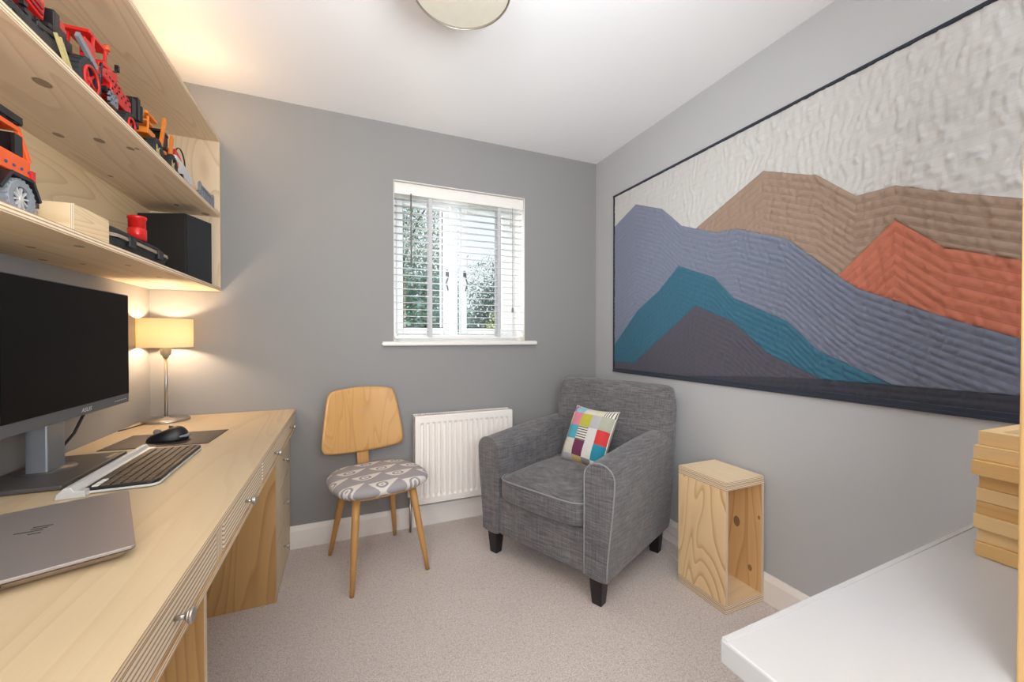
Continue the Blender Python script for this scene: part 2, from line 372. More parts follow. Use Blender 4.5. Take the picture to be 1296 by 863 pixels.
# window
win = bpy.data.objects.new('window_1', None); COL.objects.link(win); win['kind'] = 'structure'; win['label'] = 'white double casement window behind the venetian blind'
yg = 2.66
def bar(mb, x0, x1, z0, z1, y0, y1): mb.box(((x0 + x1) / 2, (y0 + y1) / 2, (z0 + z1) / 2), (x1 - x0, y1 - y0, z1 - z0))
mb = MB(); F = .045
bar(mb, WX0, WX0 + F, WZ0, WZ1, yg - .02, yg + .05); bar(mb, WX1 - F, WX1, WZ0, WZ1, yg - .02, yg + .05)
bar(mb, WX0 + F, WX1 - F, WZ0, WZ0 + F, yg - .02, yg + .05); bar(mb, WX0 + F, WX1 - F, WZ1 - F, WZ1, yg - .02, yg + .05); bar(mb, .668, .712, WZ0 + F, WZ1 - F, yg - .015, yg + .05)
mb.build('window_frame', M['upvc'], win, .004)
for k, (gx0, gx1) in enumerate(((.346, .611), (.770, 1.030))):
    mb = MB(); fw = .040; z0, z1 = 1.202, 1.995
    x0, x1 = gx0 - fw, gx1 + fw
    bar(mb, x0, gx0, z0 - fw, z1 + fw, yg - .035, yg + .03); bar(mb, gx1, x1, z0 - fw, z1 + fw, yg - .035, yg + .03)
    bar(mb, gx0, gx1, z0 - fw, z0, yg - .035, yg + .03); bar(mb, gx0, gx1, z1, z1 + fw, yg - .035, yg + .03)
    sash = mb.build('sash', M['upvc'], win, .005)
    MB().box(((gx0 + gx1) / 2, yg + .008, (z0 + z1) / 2), (gx1 - gx0, .006, z1 - z0)).build('pane', M['glass'], sash)
    g = MB(); t_ = .006
    bar(g, gx0, gx0 + t_, z0, z1, yg - .004, yg + .004); bar(g, gx1 - t_, gx1, z0, z1, yg - .004, yg + .004)
    bar(g, gx0, gx1, z0, z0 + t_, yg - .004, yg + .004); bar(g, gx0, gx1, z1 - t_, z1, yg - .004, yg + .004)
    g.build('gasket', M['black'], sash)
    hx = x1 - .02 if k == 0 else x0 + .02
    h = MB(); h.box((hx, yg - .042, 1.57), (.012, .012, .04)); h.cyl((hx, yg - .045, 1.575), (hx, yg - .075, 1.575), .005)
    h.tube([(hx, yg - .072, 1.575), (hx, yg - .078, 1.54), (hx + (.012 if k else -.012), yg - .074, 1.50), (hx, yg - .07, 1.45)], [.005, .005, .004, .004])
    h.build('window_handle', M['grey_metal'], sash)
    v = MB().box(((gx0 + gx1) / 2, yg - .043, z1 + .022), (.14, .014, .014)).build('vent', M['upvc'], sash, .003)
    ltr = lab(sash, 'left-hand sash' if k == 0 else 'right-hand sash')

# skirting boards
def skirt(name, c, d, axis):
    mb = MB(); L = d
    if axis == 'x':
        x0, x1, y = c; prof = [(y, 0), (y - .016, 0), (y - .016, .095), (y - .010, .108), (y - .006, .118), (y, .120)]
        mb.prism([(x0, a, b) for a, b in prof], (x1 - x0, 0, 0))
    else:
        y0, y1, x, sg = c; prof = [(x, 0), (x - .016 * sg, 0), (x - .016 * sg, .095), (x - .010 * sg, .108), (x - .006 * sg, .118), (x, .120)]
        mb.prism([(a, y0, b) for a, b in prof], (0, y1 - y0, 0))
    return struct(mb.build(name, M['skirt']))
skirt('baseboard_back', (XL, XR, YB), 0, 'x'); skirt('baseboard_right', (YF, YB - .016, XR, 1), 0, 'y'); skirt('baseboard_left', (YF, YB - .016, XL, -1), 0, 'y')

# ================================================================== OUTSIDE (garden seen through the window)
def leafmat(name, a, b):
    t = NT(name); co = t.n('TexCoord').outputs['Object']; t.col(t.ramp(t.noise(co, 6, 4, .7), [(.35, lin(a)), (.65, lin(b))])); t.set(Roughness=.6); return t.m
M['leaf1'] = leafmat('green_leaves', (66, 100, 72), (140, 168, 108)); M['leaf2'] = leafmat('blue_green_leaves', (52, 92, 84), (112, 146, 122)); M['leaf3'] = leafmat('yellow_green_leaves', (120, 140, 70), (206, 206, 130))
M['lawn'] = leafmat('lawn_green', (70, 100, 50), (100, 130, 70)); M['bark'] = plain('bark', (88, 72, 58), .9)
struct(B('ground', None, M['lawn'], (1.5, 10.7, -.05), (24, 15.5, .1)))
def tree(name, label, cat, x, y, z0, h, r, n, mat, trunk=True, s=.07):
    root = thing(name, label, cat, (x, y, 0), 0, None); m = MB()
    for i in range(n):
        while True:
            q = Vector((random.uniform(-1, 1), random.uniform(-1, 1), random.uniform(-1, 1)))
            if .35 < q.length < 1: break
        q = q * (1 + .25 * noise.noise(q * 2.2)); p = Vector((q.x * r, q.y * r, z0 + h / 2 + q.z * h / 2))
        a = Vector((random.gauss(0, 1), random.gauss(0, 1), random.gauss(0, 1))).normalized(); c = a.orthogonal().normalized(); ss = s * random.uniform(.6, 1.3)
        b = len(m.v); m.v += [p, p + a * ss * .5 + c * ss * .28, p + a * ss, p + a * ss * .5 - c * ss * .28]; m.face((b, b + 1, b + 2, b + 3))
    f = m.build('foliage', mat, root, fix=False); f['kind'] = 'stuff'
    tr = MB(); tr.tube([(0, 0, 0), (.03, .02, z0 + h * .3), (-.03, 0, z0 + h * .75)], [.09, .07, .03])
    for k in range(5):
        a = k * 1.3; tr.tube([(.02, 0, z0 + h * (.15 + .1 * k)), (math.cos(a) * r * .4, math.sin(a) * r * .4, z0 + h * (.35 + .1 * k)), (math.cos(a) * r * .75, math.sin(a) * r * .75, z0 + h * (.45 + .1 * k))], [.03, .02, .008])
    tr.build('trunk', M['bark'], root); return root
tree('garden_tree', 'tall loose green tree outside the left window sash', 'tree', 1.25, 9.6, .6, 4.2, 1.5, 16000, M['leaf1'])
tree('garden_shrub', 'blue-green bushy shrub low outside the left window sash', 'shrub', .95, 5.4, .1, 1.95, .78, 14000, M['leaf2'], s=.055)
tree('garden_shrub', 'dark green shrub outside the middle of the right window sash', 'shrub', 2.7, 6.3, .1, 2.3, .85, 14000, M['leaf2'], s=.055)
tree('garden_shrub', 'yellow-green flowering shrub low outside the right window sash', 'shrub', 1.80, 4.45, .1, 1.45, .36, 3600, M['leaf3'], s=.04)
tree('garden_tree', 'thin airy tree far outside the right window sash', 'tree', 4.9, 12.0, 1.0, 3.0, 1.7, 5200, M['leaf1'])
post = MB().box((0, 0, 1.25), (.085, .085, 2.5)).box((0, 0, 2.52), (.12, .12, .04)).build('garden_post', M['upvc'], None, .004, loc=(.92, 3.9, 0))
tag(post, 'white square post outside seen through the left sash', 'post', 'white posts outside the window')
p2 = post.copy(); COL.objects.link(p2); p2.location = (1.55, 3.9, 0); p2['label'] = 'white square post outside seen through the right sash'

# ================================================================== VENETIAN BLIND
bl = thing('venetian_blind', 'white slatted venetian blind hanging in the window recess', 'blind', ((WX0 + WX1) / 2, 2.478, 0))
bw = WX1 - WX0 - .014
MB().prism([(-bw / 2, -.030, 1.995), (-bw / 2, .030, 1.995), (-bw / 2, .030, 2.064), (-bw / 2, -.024, 2.064), (-bw / 2, -.032, 2.045), (-bw / 2, -.034, 2.02)], (bw, 0, 0)).build('headrail', M['white'], bl)
pitch = .0415; ns = 20
sm = None
for i in range(ns):
    z = 1.975 - i * pitch
    if sm is None:
        m = MB(); npt = 6
        for side in (-1, 1):
            for k in range(npt):
                u = -1 + 2 * k / (npt - 1); m.v.append(Vector((side * bw / 2, u * .0215, .0020 * (1 - u * u) + u * .001)))
        for k in range(npt): pass
        nn = len(m.v)
        for k in range(nn): m.v.append(m.v[k] + Vector((0, 0, -.0026)))
        for base, rev in ((0, 0), (nn, 1)):
            for k in range(npt - 1):
                q = (base + k, base + npt + k, base + npt + k + 1, base + k + 1); m.face(q[::-1] if rev else q, None, 0, True)
        for e in (0, npt - 1): m.face((e, npt + e, nn + npt + e, nn + e))
        for sd in (0, npt):
            for k in range(npt - 1): m.face((sd + k, sd + k + 1, nn + sd + k + 1, nn + sd + k))
        so = m.build('slat', M['slat'], bl); sm = so.data
    else:
        so = bpy.data.objects.new('slat', sm); COL.objects.link(so); so.parent = bl
    so.location = (0, 0, z)
B('bottom_rail', bl, M['white'], (0, 0, 1.140), (bw, .05, .016), .004)
for x in (-.205, .245):
    m = MB(); m.box((x, -.0275, 1.565), (.022, .0012, .85)); m.box((x, .0275, 1.565), (.022, .0012, .85)); m.build('ladder_tape', M['tape'], bl)
MB().cyl((-.322, -.036, 2.0), (-.322, -.038, 1.585), .0045, n=8).cyl((-.322, -.038, 1.585), (-.322, -.038, 1.57), .0065, n=8).build('tilt_wand', M['wand'], bl)
for (x, z) in ((.325, 1.90), (.338, 1.34)):
    m = MB(); m.cyl((x, -.036, 2.0), (x, -.036, z), .0012, n=6); m.lathe([(.002, .0), (.0055, -.006), (.007, -.03), (.006, -.034), (0, -.034)], (x, -.036, z), 12)
    m.build('pull_cord', M['tape'] if z > 1.5 else M['wand'], bl)

# ================================================================== RADIATOR
ra = thing('radiator', 'white panel radiator on the grey wall under the window', 'radiator', (.372, 2.32, .172))
W_, H_ = .606, .508; m = MB(); nf = 17
xs = []
for k in range(nf):
    c = .040 + (W_ - .080) * k / (nf - 1); xs += [(c - .0115, 0), (c - .006, .013), (c + .006, .013), (c + .0115, 0)]
# front panel: flat border and pressed vertical channels
cols = [(0, 0)] + xs + [(W_, 0)]; zs = [(0, 0), (.034, 0), (.048, 1), (H_ - .048, 1), (H_ - .034, 0), (H_, 0)]
b = 0
for z, a in zs:
    for x, dpt in cols: m.v.append(Vector((x, dpt * a, z)))
nc = len(cols)
for j in range(len(zs) - 1):
    for i in range(nc - 1): m.face((j * nc + i, j * nc + i + 1, (j + 1) * nc + i + 1, (j + 1) * nc + i))
m.box((W_ / 2, .0115, .006), (W_, .02, .012)); m.box((W_ / 2, .0115, H_ - .006), (W_, .02, .012)); m.box((.004, .0115, H_ / 2), (.008, .02, H_)); m.box((W_ - .004, .0115, H_ / 2), (.008, .02, H_))
m.build('front_panel', M['skirt'], ra, fix=False)
m = MB(); m.box((W_ / 2, .08, H_ / 2), (W_ - .01, .012, H_ - .01)); m.box((W_ / 2, .045, .03), (W_ - .02, .06, .004)); m.build('rear_panel', M['skirt'], ra)
for x in (0.0015, W_ - .0015): B('side_panel', ra, M['skirt'], (x, .047, H_ / 2 + .01), (.003, .074, H_ - .02))
m = MB(); m.box((W_ / 2, .047, H_ - .004), (W_ - .01, .07, .002))
for k in range(40): m.box((.02 + k * (W_ - .04) / 39, .047, H_ + .002), (.006, .066, .002))
m.box((W_ / 2, .014, H_ + .002), (W_, .008, .004)); m.box((W_ / 2, .082, H_ + .002), (W_, .008, .004)); m.build('top_grille', M['skirt'], ra)
m = MB(); m.cyl((-.022, .05, .03), (.01, .05, .03), .009); m.cyl((-.022, .05, -.17), (-.022, .05, .035), .0075); m.build('pipe', M['steel'], ra)
m = MB(); m.cyl((-.022, .05, .035), (-.022, .05, .05), .013, .016); m.cyl((-.022, .05, .05), (-.022, .05, .095), .016, .014); m.build('valve_cap', M['white'], ra)
for x in (.12, .48): B('bracket', ra, M['grey_metal'], (x, .1, .2), (.03, .032, .36))
m = MB(); m.cyl((-.02, .09, -.0), (W_ + .02, .09, -.0), .0055); m.build('pipe', M['steel'], ra)

# ================================================================== QUILT
q = thing('wall_quilt', 'large patchwork quilt of coloured mountain ranges hung on the right wall', 'quilt', (XR, 0, 0))
Bf = [(.25, 1.45), (.461, 1.518), (.581, 1.571), (.727, 1.645), (.838, 1.646), (.963, 1.765), (1.18, 1.866), (1.521, 1.715), (1.62, 1.67), (2.3, 1.30)]
Uf = [(.25, 1.05), (.464, 1.142), (.603, 1.203), (.828, 1.315), (.892, 1.370), (1.077, 1.548), (1.309, 1.648), (1.419, 1.656), (1.634, 1.744), (1.779, 1.878), (2.003, 1.972), (2.203, 1.890), (2.3, 1.85)]
Of = [(.25, 1.33), (.463, 1.353), (.608, 1.416), (.728, 1.532), (.894, 1.368), (1.0, 1.26), (2.3, .5)]
Tf = [(.25, .85), (.70, .97), (.735, .986), (.958, 1.092), (1.074, 1.208), (1.315, 1.322), (1.428, 1.437), (1.656, 1.531), (1.80, 1.412), (1.984, 1.307), (2.199, 1.104), (2.3, 1.0)]
Gf = [(.25, .985), (.94, .980), (1.159, 1.075), (1.324, 1.216), (1.54, 1.306), (2.014, .979), (2.3, .979)]
def pl(f):
    def g(y):
        for (a, za), (b2, zb) in zip(f, f[1:]):
            if a <= y <= b2: return za + (zb - za) * (y - a) / (b2 - a)
        return f[0][1] if y < f[0][0] else f[-1][1]
    return g
fB, fU, fO, fT, fG = map(pl, (Bf, Uf, Of, Tf, Gf)); QY0, QY1, QZ0, QZ1 = .33, 2.216, .915, 2.088
def quiltmat(name, rgb, rgb2=None, thread=.4):
    t = NT(name); co = t.n('TexCoord').outputs['Object']; s_ = t.n('SeparateXYZ', {0: co})
    wv = t.math('ADD', t.math('MULTIPLY', t.noise(t.map(co, (1, 900, 60)), 1, 2), .5), t.math('MULTIPLY', t.noise(t.map(co, (1, 60, 900)), 1, 2), .5))
    c = lin(rgb); base = c
    if rgb2: base = t.mix(t.math('MULTIPLY', t.math('SUBTRACT', s_.outputs[1], .4), .6, clamp=True), lin(rgb2), lin(rgb))
    dk = lin(tuple(int(a * .86) for a in rgb))
    uvs_ = t.n('SeparateXYZ', {0: t.n('TexCoord').outputs['UV']}); thr = t.math('LESS_THAN', uvs_.outputs[1], .055)
    t.col(t.mix(t.math('MULTIPLY', thr, thread), t.mix(t.math('MULTIPLY', wv, .5), base, dk), lin(tuple(int(a * .55) for a in rgb)))); t.set(Roughness=.9, Sheen_Weight=.1)
    t.bump(t.noise(t.map(co, (1, 130, 30)), 1, 3, .6), .3, .002); return t.m
Df = [(.25, .988), (.94, .982), (1.2, .968), (1.6, .936), (2.3, .930)]; fD = pl(Df)
fronts = {'B': (fB, (fO, fU, fT, fG, fD)), 'U': (fU, (fT, fG, fD)), 'O': (fO, (fU, fT, fG, fD)), 'T': (fT, (fG, fD)), 'G': (fG, (fD,)), 'D': (fD, ()), 'S': (lambda y: QZ1, (fB, fO, fU, fT, fG))}
def patch(key, name, mat, step, label, amp=1.25, pa=.0026):
    top, lo = fronts[key]; m = MB(); NYc = 300
    ys = [QY0 + (QY1 - QY0) * i / NYc for i in range(NYc + 1)]
    brk = [y for f in (Bf, Uf, Of, Tf, Gf) for y, _ in f if QY0 < y < QY1]
    ys = sorted(set([y for y in ys if all(abs(y - b_) > .003 for b_ in brk)] + brk)); sub_ = 5; rows = int((QZ1 - QZ0) / step * sub_) + 2; idx = {}
    def H(y, z, k):
        ph = (k % sub_) / sub_; pil = math.sin(PI * ph) ** .7 if k % sub_ else 0
        n1 = noise.noise(Vector((y * 84 + 2.2 * noise.noise(Vector((z * 9, y * 5, 1))), z * 20, 3.1))); n2 = noise.noise(Vector((y * 30, z * 14, 9))); g_ = min(1.35, max(.55, (2.1 - y) * .95))
        return max(.0035, .0045 + amp * g_ * ((pil * pa + (.25 + .75 * pil) * .0066 * n1) + .0012 * n2))
    zz = {}
    for yi, y in enumerate(ys):
        zt = min(top(y), QZ1); zb = max([QZ0] + [f(y) for f in lo])
        for k in range(rows): zz[yi, k] = max(zt - k * step / sub_, min(zb, zt))
        zz[yi, 'b'] = zb; zz[yi, 't'] = zt
    def vid(yi, k):
        if (yi, k) not in idx:
            z = zz[yi, k]; edge = z <= zz[yi, 'b'] + 1e-6 or k == 0
            idx[yi, k] = len(m.v); m.v.append(Vector((-(.0045 if edge else H(ys[yi], z, k)), ys[yi], z)))
        return idx[yi, k]
    for yi in range(len(ys) - 1):
        if zz[yi, 't'] <= zz[yi, 'b'] and zz[yi + 1, 't'] <= zz[yi + 1, 'b']: continue
        for k in range(rows - 1):
            a, b_, c, d = zz[yi, k], zz[yi + 1, k], zz[yi + 1, k + 1], zz[yi, k + 1]
            if a - d < 1e-6 and b_ - c < 1e-6: break
            v0, v1 = (k % sub_) / sub_, (k % sub_ + 1) / sub_; m.face((vid(yi, k), vid(yi, k + 1), vid(yi + 1, k + 1), vid(yi + 1, k)), [(ys[yi], v0), (ys[yi], v1), (ys[yi + 1], v1), (ys[yi + 1], v0)], 0, True)
    return lab(m.build(name, mat, q, fix=False), label)
patch('S', 'sky_patch', quiltmat('quilt_offwhite', (206, 205, 203), None, .14), .030, 'off-white sky patch', 1.5, .0007)
patch('B', 'mountain_patch', quiltmat('quilt_taupe', (160, 137, 120)), .030, 'taupe mountain patch')
patch('O', 'mountain_patch', quiltmat('quilt_terracotta', (194, 116, 92)), .036, 'terracotta mountain patch')
patch('U', 'mountain_patch', quiltmat('quilt_blue_grey', (128, 136, 158), (106, 114, 132)), .026, 'grey-blue mountain patch')
patch('T', 'mountain_patch', quiltmat('quilt_teal', (52, 106, 130)), .026, 'teal mountain patch')
patch('G', 'mountain_patch', quiltmat('quilt_slate', (84, 82, 94)), .026, 'slate-grey mountain patch', .8)
patch('D', 'border_patch', quiltmat('quilt_dark_slate', (58, 60, 72)), .024, 'dark slate border patch', .7)
m = MB(); m.box((-.001, (QY0 + QY1) / 2, (QZ0 + QZ1) / 2), (.002, QY1 - QY0, QZ1 - QZ0)); m.build('backing', M['leather'], q)
m = MB(); nv = quiltmat('quilt_navy_binding', (44, 50, 64))
for a, b_ in (((QY0 - .004, QZ0), (QY1 + .004, QZ0)), ((QY0 - .004, QZ1), (QY1 + .004, QZ1)), ((QY0, QZ0), (QY0, QZ1)), ((QY1, QZ0), (QY1, QZ1))):
    m.box((-.0065, (a[0] + b_[0]) / 2, (a[1] + b_[1]) / 2), (.013, abs(b_[0] - a[0]) + .010, abs(b_[1] - a[1]) + .012))
m.box((-.006, (QY0 + QY1) / 2, QZ0 + .012), (.010, QY1 - QY0, .018))
m.build('binding', nv, q, .003)

# ================================================================== ARMCHAIR
th = R(25); bdir = Vector((math.cos(th), math.sin(th), 0)); sdir = Vector((math.sin(th), -math.cos(th), 0))
org = Vector((.868, 1.723, 0)) + sdir * .03
ac = thing('armchair', 'charcoal grey upholstered armchair with black legs in the far corner', 'armchair', org, th - PI / 2)
# local: +x = viewer's right along the front (sdir), +y = towards the back (bdir)
HB, AT, ZB = .365, .62, .125
def arm(sg):
    m = MB(); N = 26; nd = 22; rings = []
    # cross-section in (s,z): inner wall, rounded roll, outer wall flaring out towards the top
    def sec(t):
        topz = AT + .035 * t ** 1.6 + .015 * math.sin(PI * t); wo = .400 - .012 * t; P = []
        inn, out = .255, HB
        rr = (wo - inn) / 2; cx_ = (wo + inn) / 2; cz = topz - rr * .85
        P.append((inn + .004, ZB)); P.append((inn, ZB + .004)); P.append((inn, .28)); P.append((inn, cz - .08))
        for k in range(11):
            a = PI - PI * k / 10; P.append((cx_ + rr * math.cos(a), cz + rr * .85 * math.sin(a)))
        P.append((wo - .002, cz - .05)); P.append((wo - .010, cz - .15)); P.append((out + .012, .30)); P.append((out + .002, .20)); P.append((out, ZB + .004)); P.append((out - .004, ZB))
        return P
    tt = [0, 0, .004, .02] + [j / nd for j in range(1, nd + 1)]; nd = len(tt) - 1
    for j, t in enumerate(tt):
        y = -.055 + .70 * t; P = sec(t)
        ins = .012 if j == 0 else .002 if j == 1 else 0
        cxm = sum(p[0] for p in P) / len(P); czm = (ZB + AT) / 2
        ring = []
        for (s_, z) in P:
            k = 1 - ins / .1 if ins else 1
            ring.append(Vector((sg * (cxm + (s_ - cxm) * (1 - ins * 2.2 / .14)), y - .0, ZB + (z - ZB) * (1 - ins * .7)))); 
        rings.append(ring)
    n = len(rings[0]); b = 0
    for r_ in rings: m.v += r_
    for j in range(nd):
        for i in range(n):
            k = (i + 1) % n; m.face((j * n + i, j * n + k, (j + 1) * n + k, (j + 1) * n + i), None, 0, True)
    m.face(list(range(n))[::-1]); m.face([nd * n + i for i in range(n)])
    o = m.build('arm', M['chair_fab'], ac, sub=1); return o, rings
ar, _r = arm(1); al, _l = arm(-1)
# piping round the arm fronts, following the arm's own first section
def arm_pipe(rings, mat):
    rg_ = rings[2][1:-1]; c = sum((Vector(p) for p in rg_), Vector()) / len(rg_); f0 = rings[0][0].y
    pts = [Vector((c.x + (p.x - c.x) * .985, f0 + .001, c.z + (p.z - c.z) * .99)) for p in rg_]
    sm2 = []
    for p0, p1 in zip(pts, pts[1:]): sm2 += [p0, (p0 + p1) / 2]
    MB().tube(sm2 + [pts[-1]], .0032, 6).build('piping', mat, ac)
arm_pipe(_r, M['piping']); arm_pipe(_l, M['chair_fab'])
# base with front rail
m = MB(); m.box((0, .30, (ZB + .315) / 2), (2 * .262, .69, .315 - ZB)); m.build('base', M['chair_fab'], ac, .015, 3)
# back
def backf():
    m = MB(); nu, nw = 17, 16
    # side profile (y,z) front going up, over the roll, down the back
    prof = [(.50, .30), (.515, .42), (.535, .55), (.56, .68), (.575, .76), (.578, .82), (.59, .855), (.615, .875), (.645, .872), (.668, .85), (.678, .81), (.676, .72), (.67, .55), (.665, .30), (.66, ZB), (.60, ZB), (.52, ZB)]
    rings = []
    for i in range(nu):
        u = -1 + 2 * i / (nu - 1); e = max(0, abs(u) - .86) / .14
        for (y, z) in prof:
            hw = .345 + .028 * min(1, max(0, (z - .2) / .6)); cy, czz = .61, .5
            sh = .035 * e * e
            bow = .014 * (1 - u * u) if y < .6 and z > .35 else 0
            yy = y + (cy - y) * sh * 3.2 - bow; zz_ = z + (.5 - z) * sh * .8 + (.010 * (1 - u * u) if z > .8 else 0)
            m.v.append(Vector((u * hw + .028, yy, zz_ + .010)))
    n = len(prof)
    for i in range(nu - 1):
        for k in range(n):
            k2 = (k + 1) % n; m.face((i * n + k, i * n + k2, (i + 1) * n + k2, (i + 1) * n + k), None, 0, True)
    m.face(list(range(n))[::-1]); m.face([(nu - 1) * n + k for k in range(n)])
    return m.build('backrest', M['chair_fab'], ac, sub=1)
backf()
# seat cushion
def sf(p):
    v = Vector((p.x, p.y, p.z)); return v + Vector((0, 0, .006 * noise.noise(p * 9)))
m = MB(); cushion_mesh(m, .520, .60, .128, p=.26, crown=.024, f=sf); sc_ = m.build('seat_cushion', M['chair_fab'], ac, loc=(0, .225, .372))
def ring_pts(w, d, z, e=.28, n=60, cr=0):
    out = []
    for i in range(n):
        t = 2 * PI * i / n; x = math.copysign(abs(math.cos(t)) ** e, math.cos(t)) * w / 2; y = math.copysign(abs(math.sin(t)) ** e, math.sin(t)) * d / 2
        out.append((x, y, z))
    return out
MB().tube(ring_pts(.520, .600, .052), .0035, 6, closed=True).build('piping', M['piping'], sc_)
for (x, y) in ((-.32, -.005), (.30, -.005), (-.31, .58), (.31, .57)):
    m = MB(); sg = math.copysign(1, x)
    top = [(x - .032, y - .032), (x + .032, y - .032), (x + .032, y + .032), (x - .032, y + .032)]
    bot = [(x - .024, y - .020), (x + .022, y - .020), (x + .022, y + .022), (x - .024, y + .022)]
    for a, b_ in bot: m.v.append(Vector((a, b_, 0)))
    for a, b_ in top: m.v.append(Vector((a, b_, ZB + .005)))
    m.face((3, 2, 1, 0)); m.face((4, 5, 6, 7))
    for i in range(4): m.face((i, (i + 1) % 4, 4 + (i + 1) % 4, 4 + i))
    m.build('leg', M['black_wood'], ac, .003)

# patchwork cushion
cmats = {}
def cm(n, rgb):
    if n not in cmats: cmats[n] = plain('patch_' + n, rgb, .9, var=.08)
    return cmats[n]
def stripes(name):
    t = NT(name); uv = t.n('TexCoord').outputs['UV']; s_ = t.n('SeparateXYZ', {0: uv})
    f = t.math('GREATER_THAN', t.math('FRACT', t.math('MULTIPLY', s_.outputs[1], 24)), .66)
    t.col(t.mix(f, lin((232, 228, 218)), lin((48, 46, 46)))); t.set(Roughness=.9); return t.m
strp = stripes('patch_stripes')
cols_ = dict(purple=(176, 128, 178), sky=(150, 200, 214), cream=(226, 222, 208), pale=(224, 218, 186), butter=(226, 222, 170), pink=(232, 142, 164), lime=(196, 194, 72), lgrey=(190, 190, 194),
             sage=(178, 180, 162), bgrey=(176, 184, 200), turq=(86, 180, 200), white=(226, 226, 222), red=(214, 64, 66), plum=(114, 54, 88), teal=(40, 142, 168), tan=(206, 182, 122), dgrey=(138, 140, 150), mgrey=(176, 174, 168))
grid = [['mgrey', 'lgrey', 'tan', 'dgrey', 'white'], ['mgrey', 'cream', 'plum', 'white', 'teal'], ['bgrey', 'turq', 'STR', 'white', 'red'], ['butter', 'pink', 'lime', 'lgrey', 'sage'], ['purple', 'sky', 'cream', 'pale', 'STR']]
names = list(cols_); ml = [cm(n, cols_[n]) for n in names] + [strp, cm('back', (216, 212, 202))]
def pillow():
    root = thing('scatter_cushion', 'small multicoloured patchwork cushion leaning on the armchair back', 'cushion')
    m = MB(); n = 30; w_ = .33
    cb = [0, .13, .36, .60, .80, 1.01]; rb = [0, .14, .40, .64, .86, 1.01]
    for side in (1, -1):
        b = len(m.v)
        for j in range(n + 1):
            for i in range(n + 1):
                u = -1 + 2 * i / n; v = -1 + 2 * j / n
                th_ = .052 * (max(0, 1 - u ** 4) * max(0, 1 - v ** 4)) ** .55
                pin = 1 - .09 * (1 - u * u) * 0 ; x = u * w_ / 2 * (1 - .10 * (1 - v * v) ** 1 * abs(u) ** 3 * .9); y = v * w_ / 2 * (1 - .10 * (1 - u * u) * abs(v) ** 3 * .9)
                m.v.append(Vector((x, y, side * th_ + .003 * noise.noise(Vector((u * 3, v * 3, side * 2))) * (1 - u * u) * (1 - v * v))))
        for j in range(n):
            for i in range(n):
                uc = (i + .5) / n; vc = (j + .5) / n
                ci = max(k for k in range(5) if uc >= cb[k]); ri = max(k for k in range(5) if vc >= rb[k])
                g_ = grid[ri][ci]; mi = (len(names) if g_ == 'STR' else names.index(g_)) if side > 0 else len(names) + 1
                ix = (b + j * (n + 1) + i, b + j * (n + 1) + i + 1, b + (j + 1) * (n + 1) + i + 1, b + (j + 1) * (n + 1) + i)
                uvs = [(i / n, j / n), ((i + 1) / n, j / n), ((i + 1) / n, (j + 1) / n), (i / n, (j + 1) / n)]
                if g_ == 'STR' and ri == 4: uvs = [(b2, a2) for a2, b2 in uvs]
                if side < 0: ix = ix[::-1]; uvs = uvs[::-1]
                m.face(ix, uvs, mi, True)
    bd = m.build('cover', ml, root, fix=False)
    e = [(-1 + 2 * k / 12, -1) for k in range(12)] + [(1, -1 + 2 * k / 12) for k in range(12)] + [(1 - 2 * k / 12, 1) for k in range(12)] + [(-1, 1 - 2 * k / 12) for k in range(12)]
    MB().tube([(u * w_ / 2 * (1 - .09 * (1 - v * v) * abs(u) ** 3), v * w_ / 2 * (1 - .09 * (1 - u * u) * abs(v) ** 3), 0) for u, v in e], .0035, 6, closed=True).build('seam', ml[-1], root)
    return root
pw = pillow()
loc = org + sdir * .000 + bdir * .40 + Vector((0, 0, .590))
X = (sdir * .96 - bdir * .28).normalized(); Z = (-bdir * .86 - sdir * .25 + Vector((0, 0, .42))); Z = (Z - X * Z.dot(X)).normalized(); Y = Z.cross(X)
rt = Matrix((X, Y, Z)).transposed(); rt = rt @ Matrix.Rotation(R(2), 3, 'Z')
pw.location = loc; pw.rotation_euler = rt.to_euler()

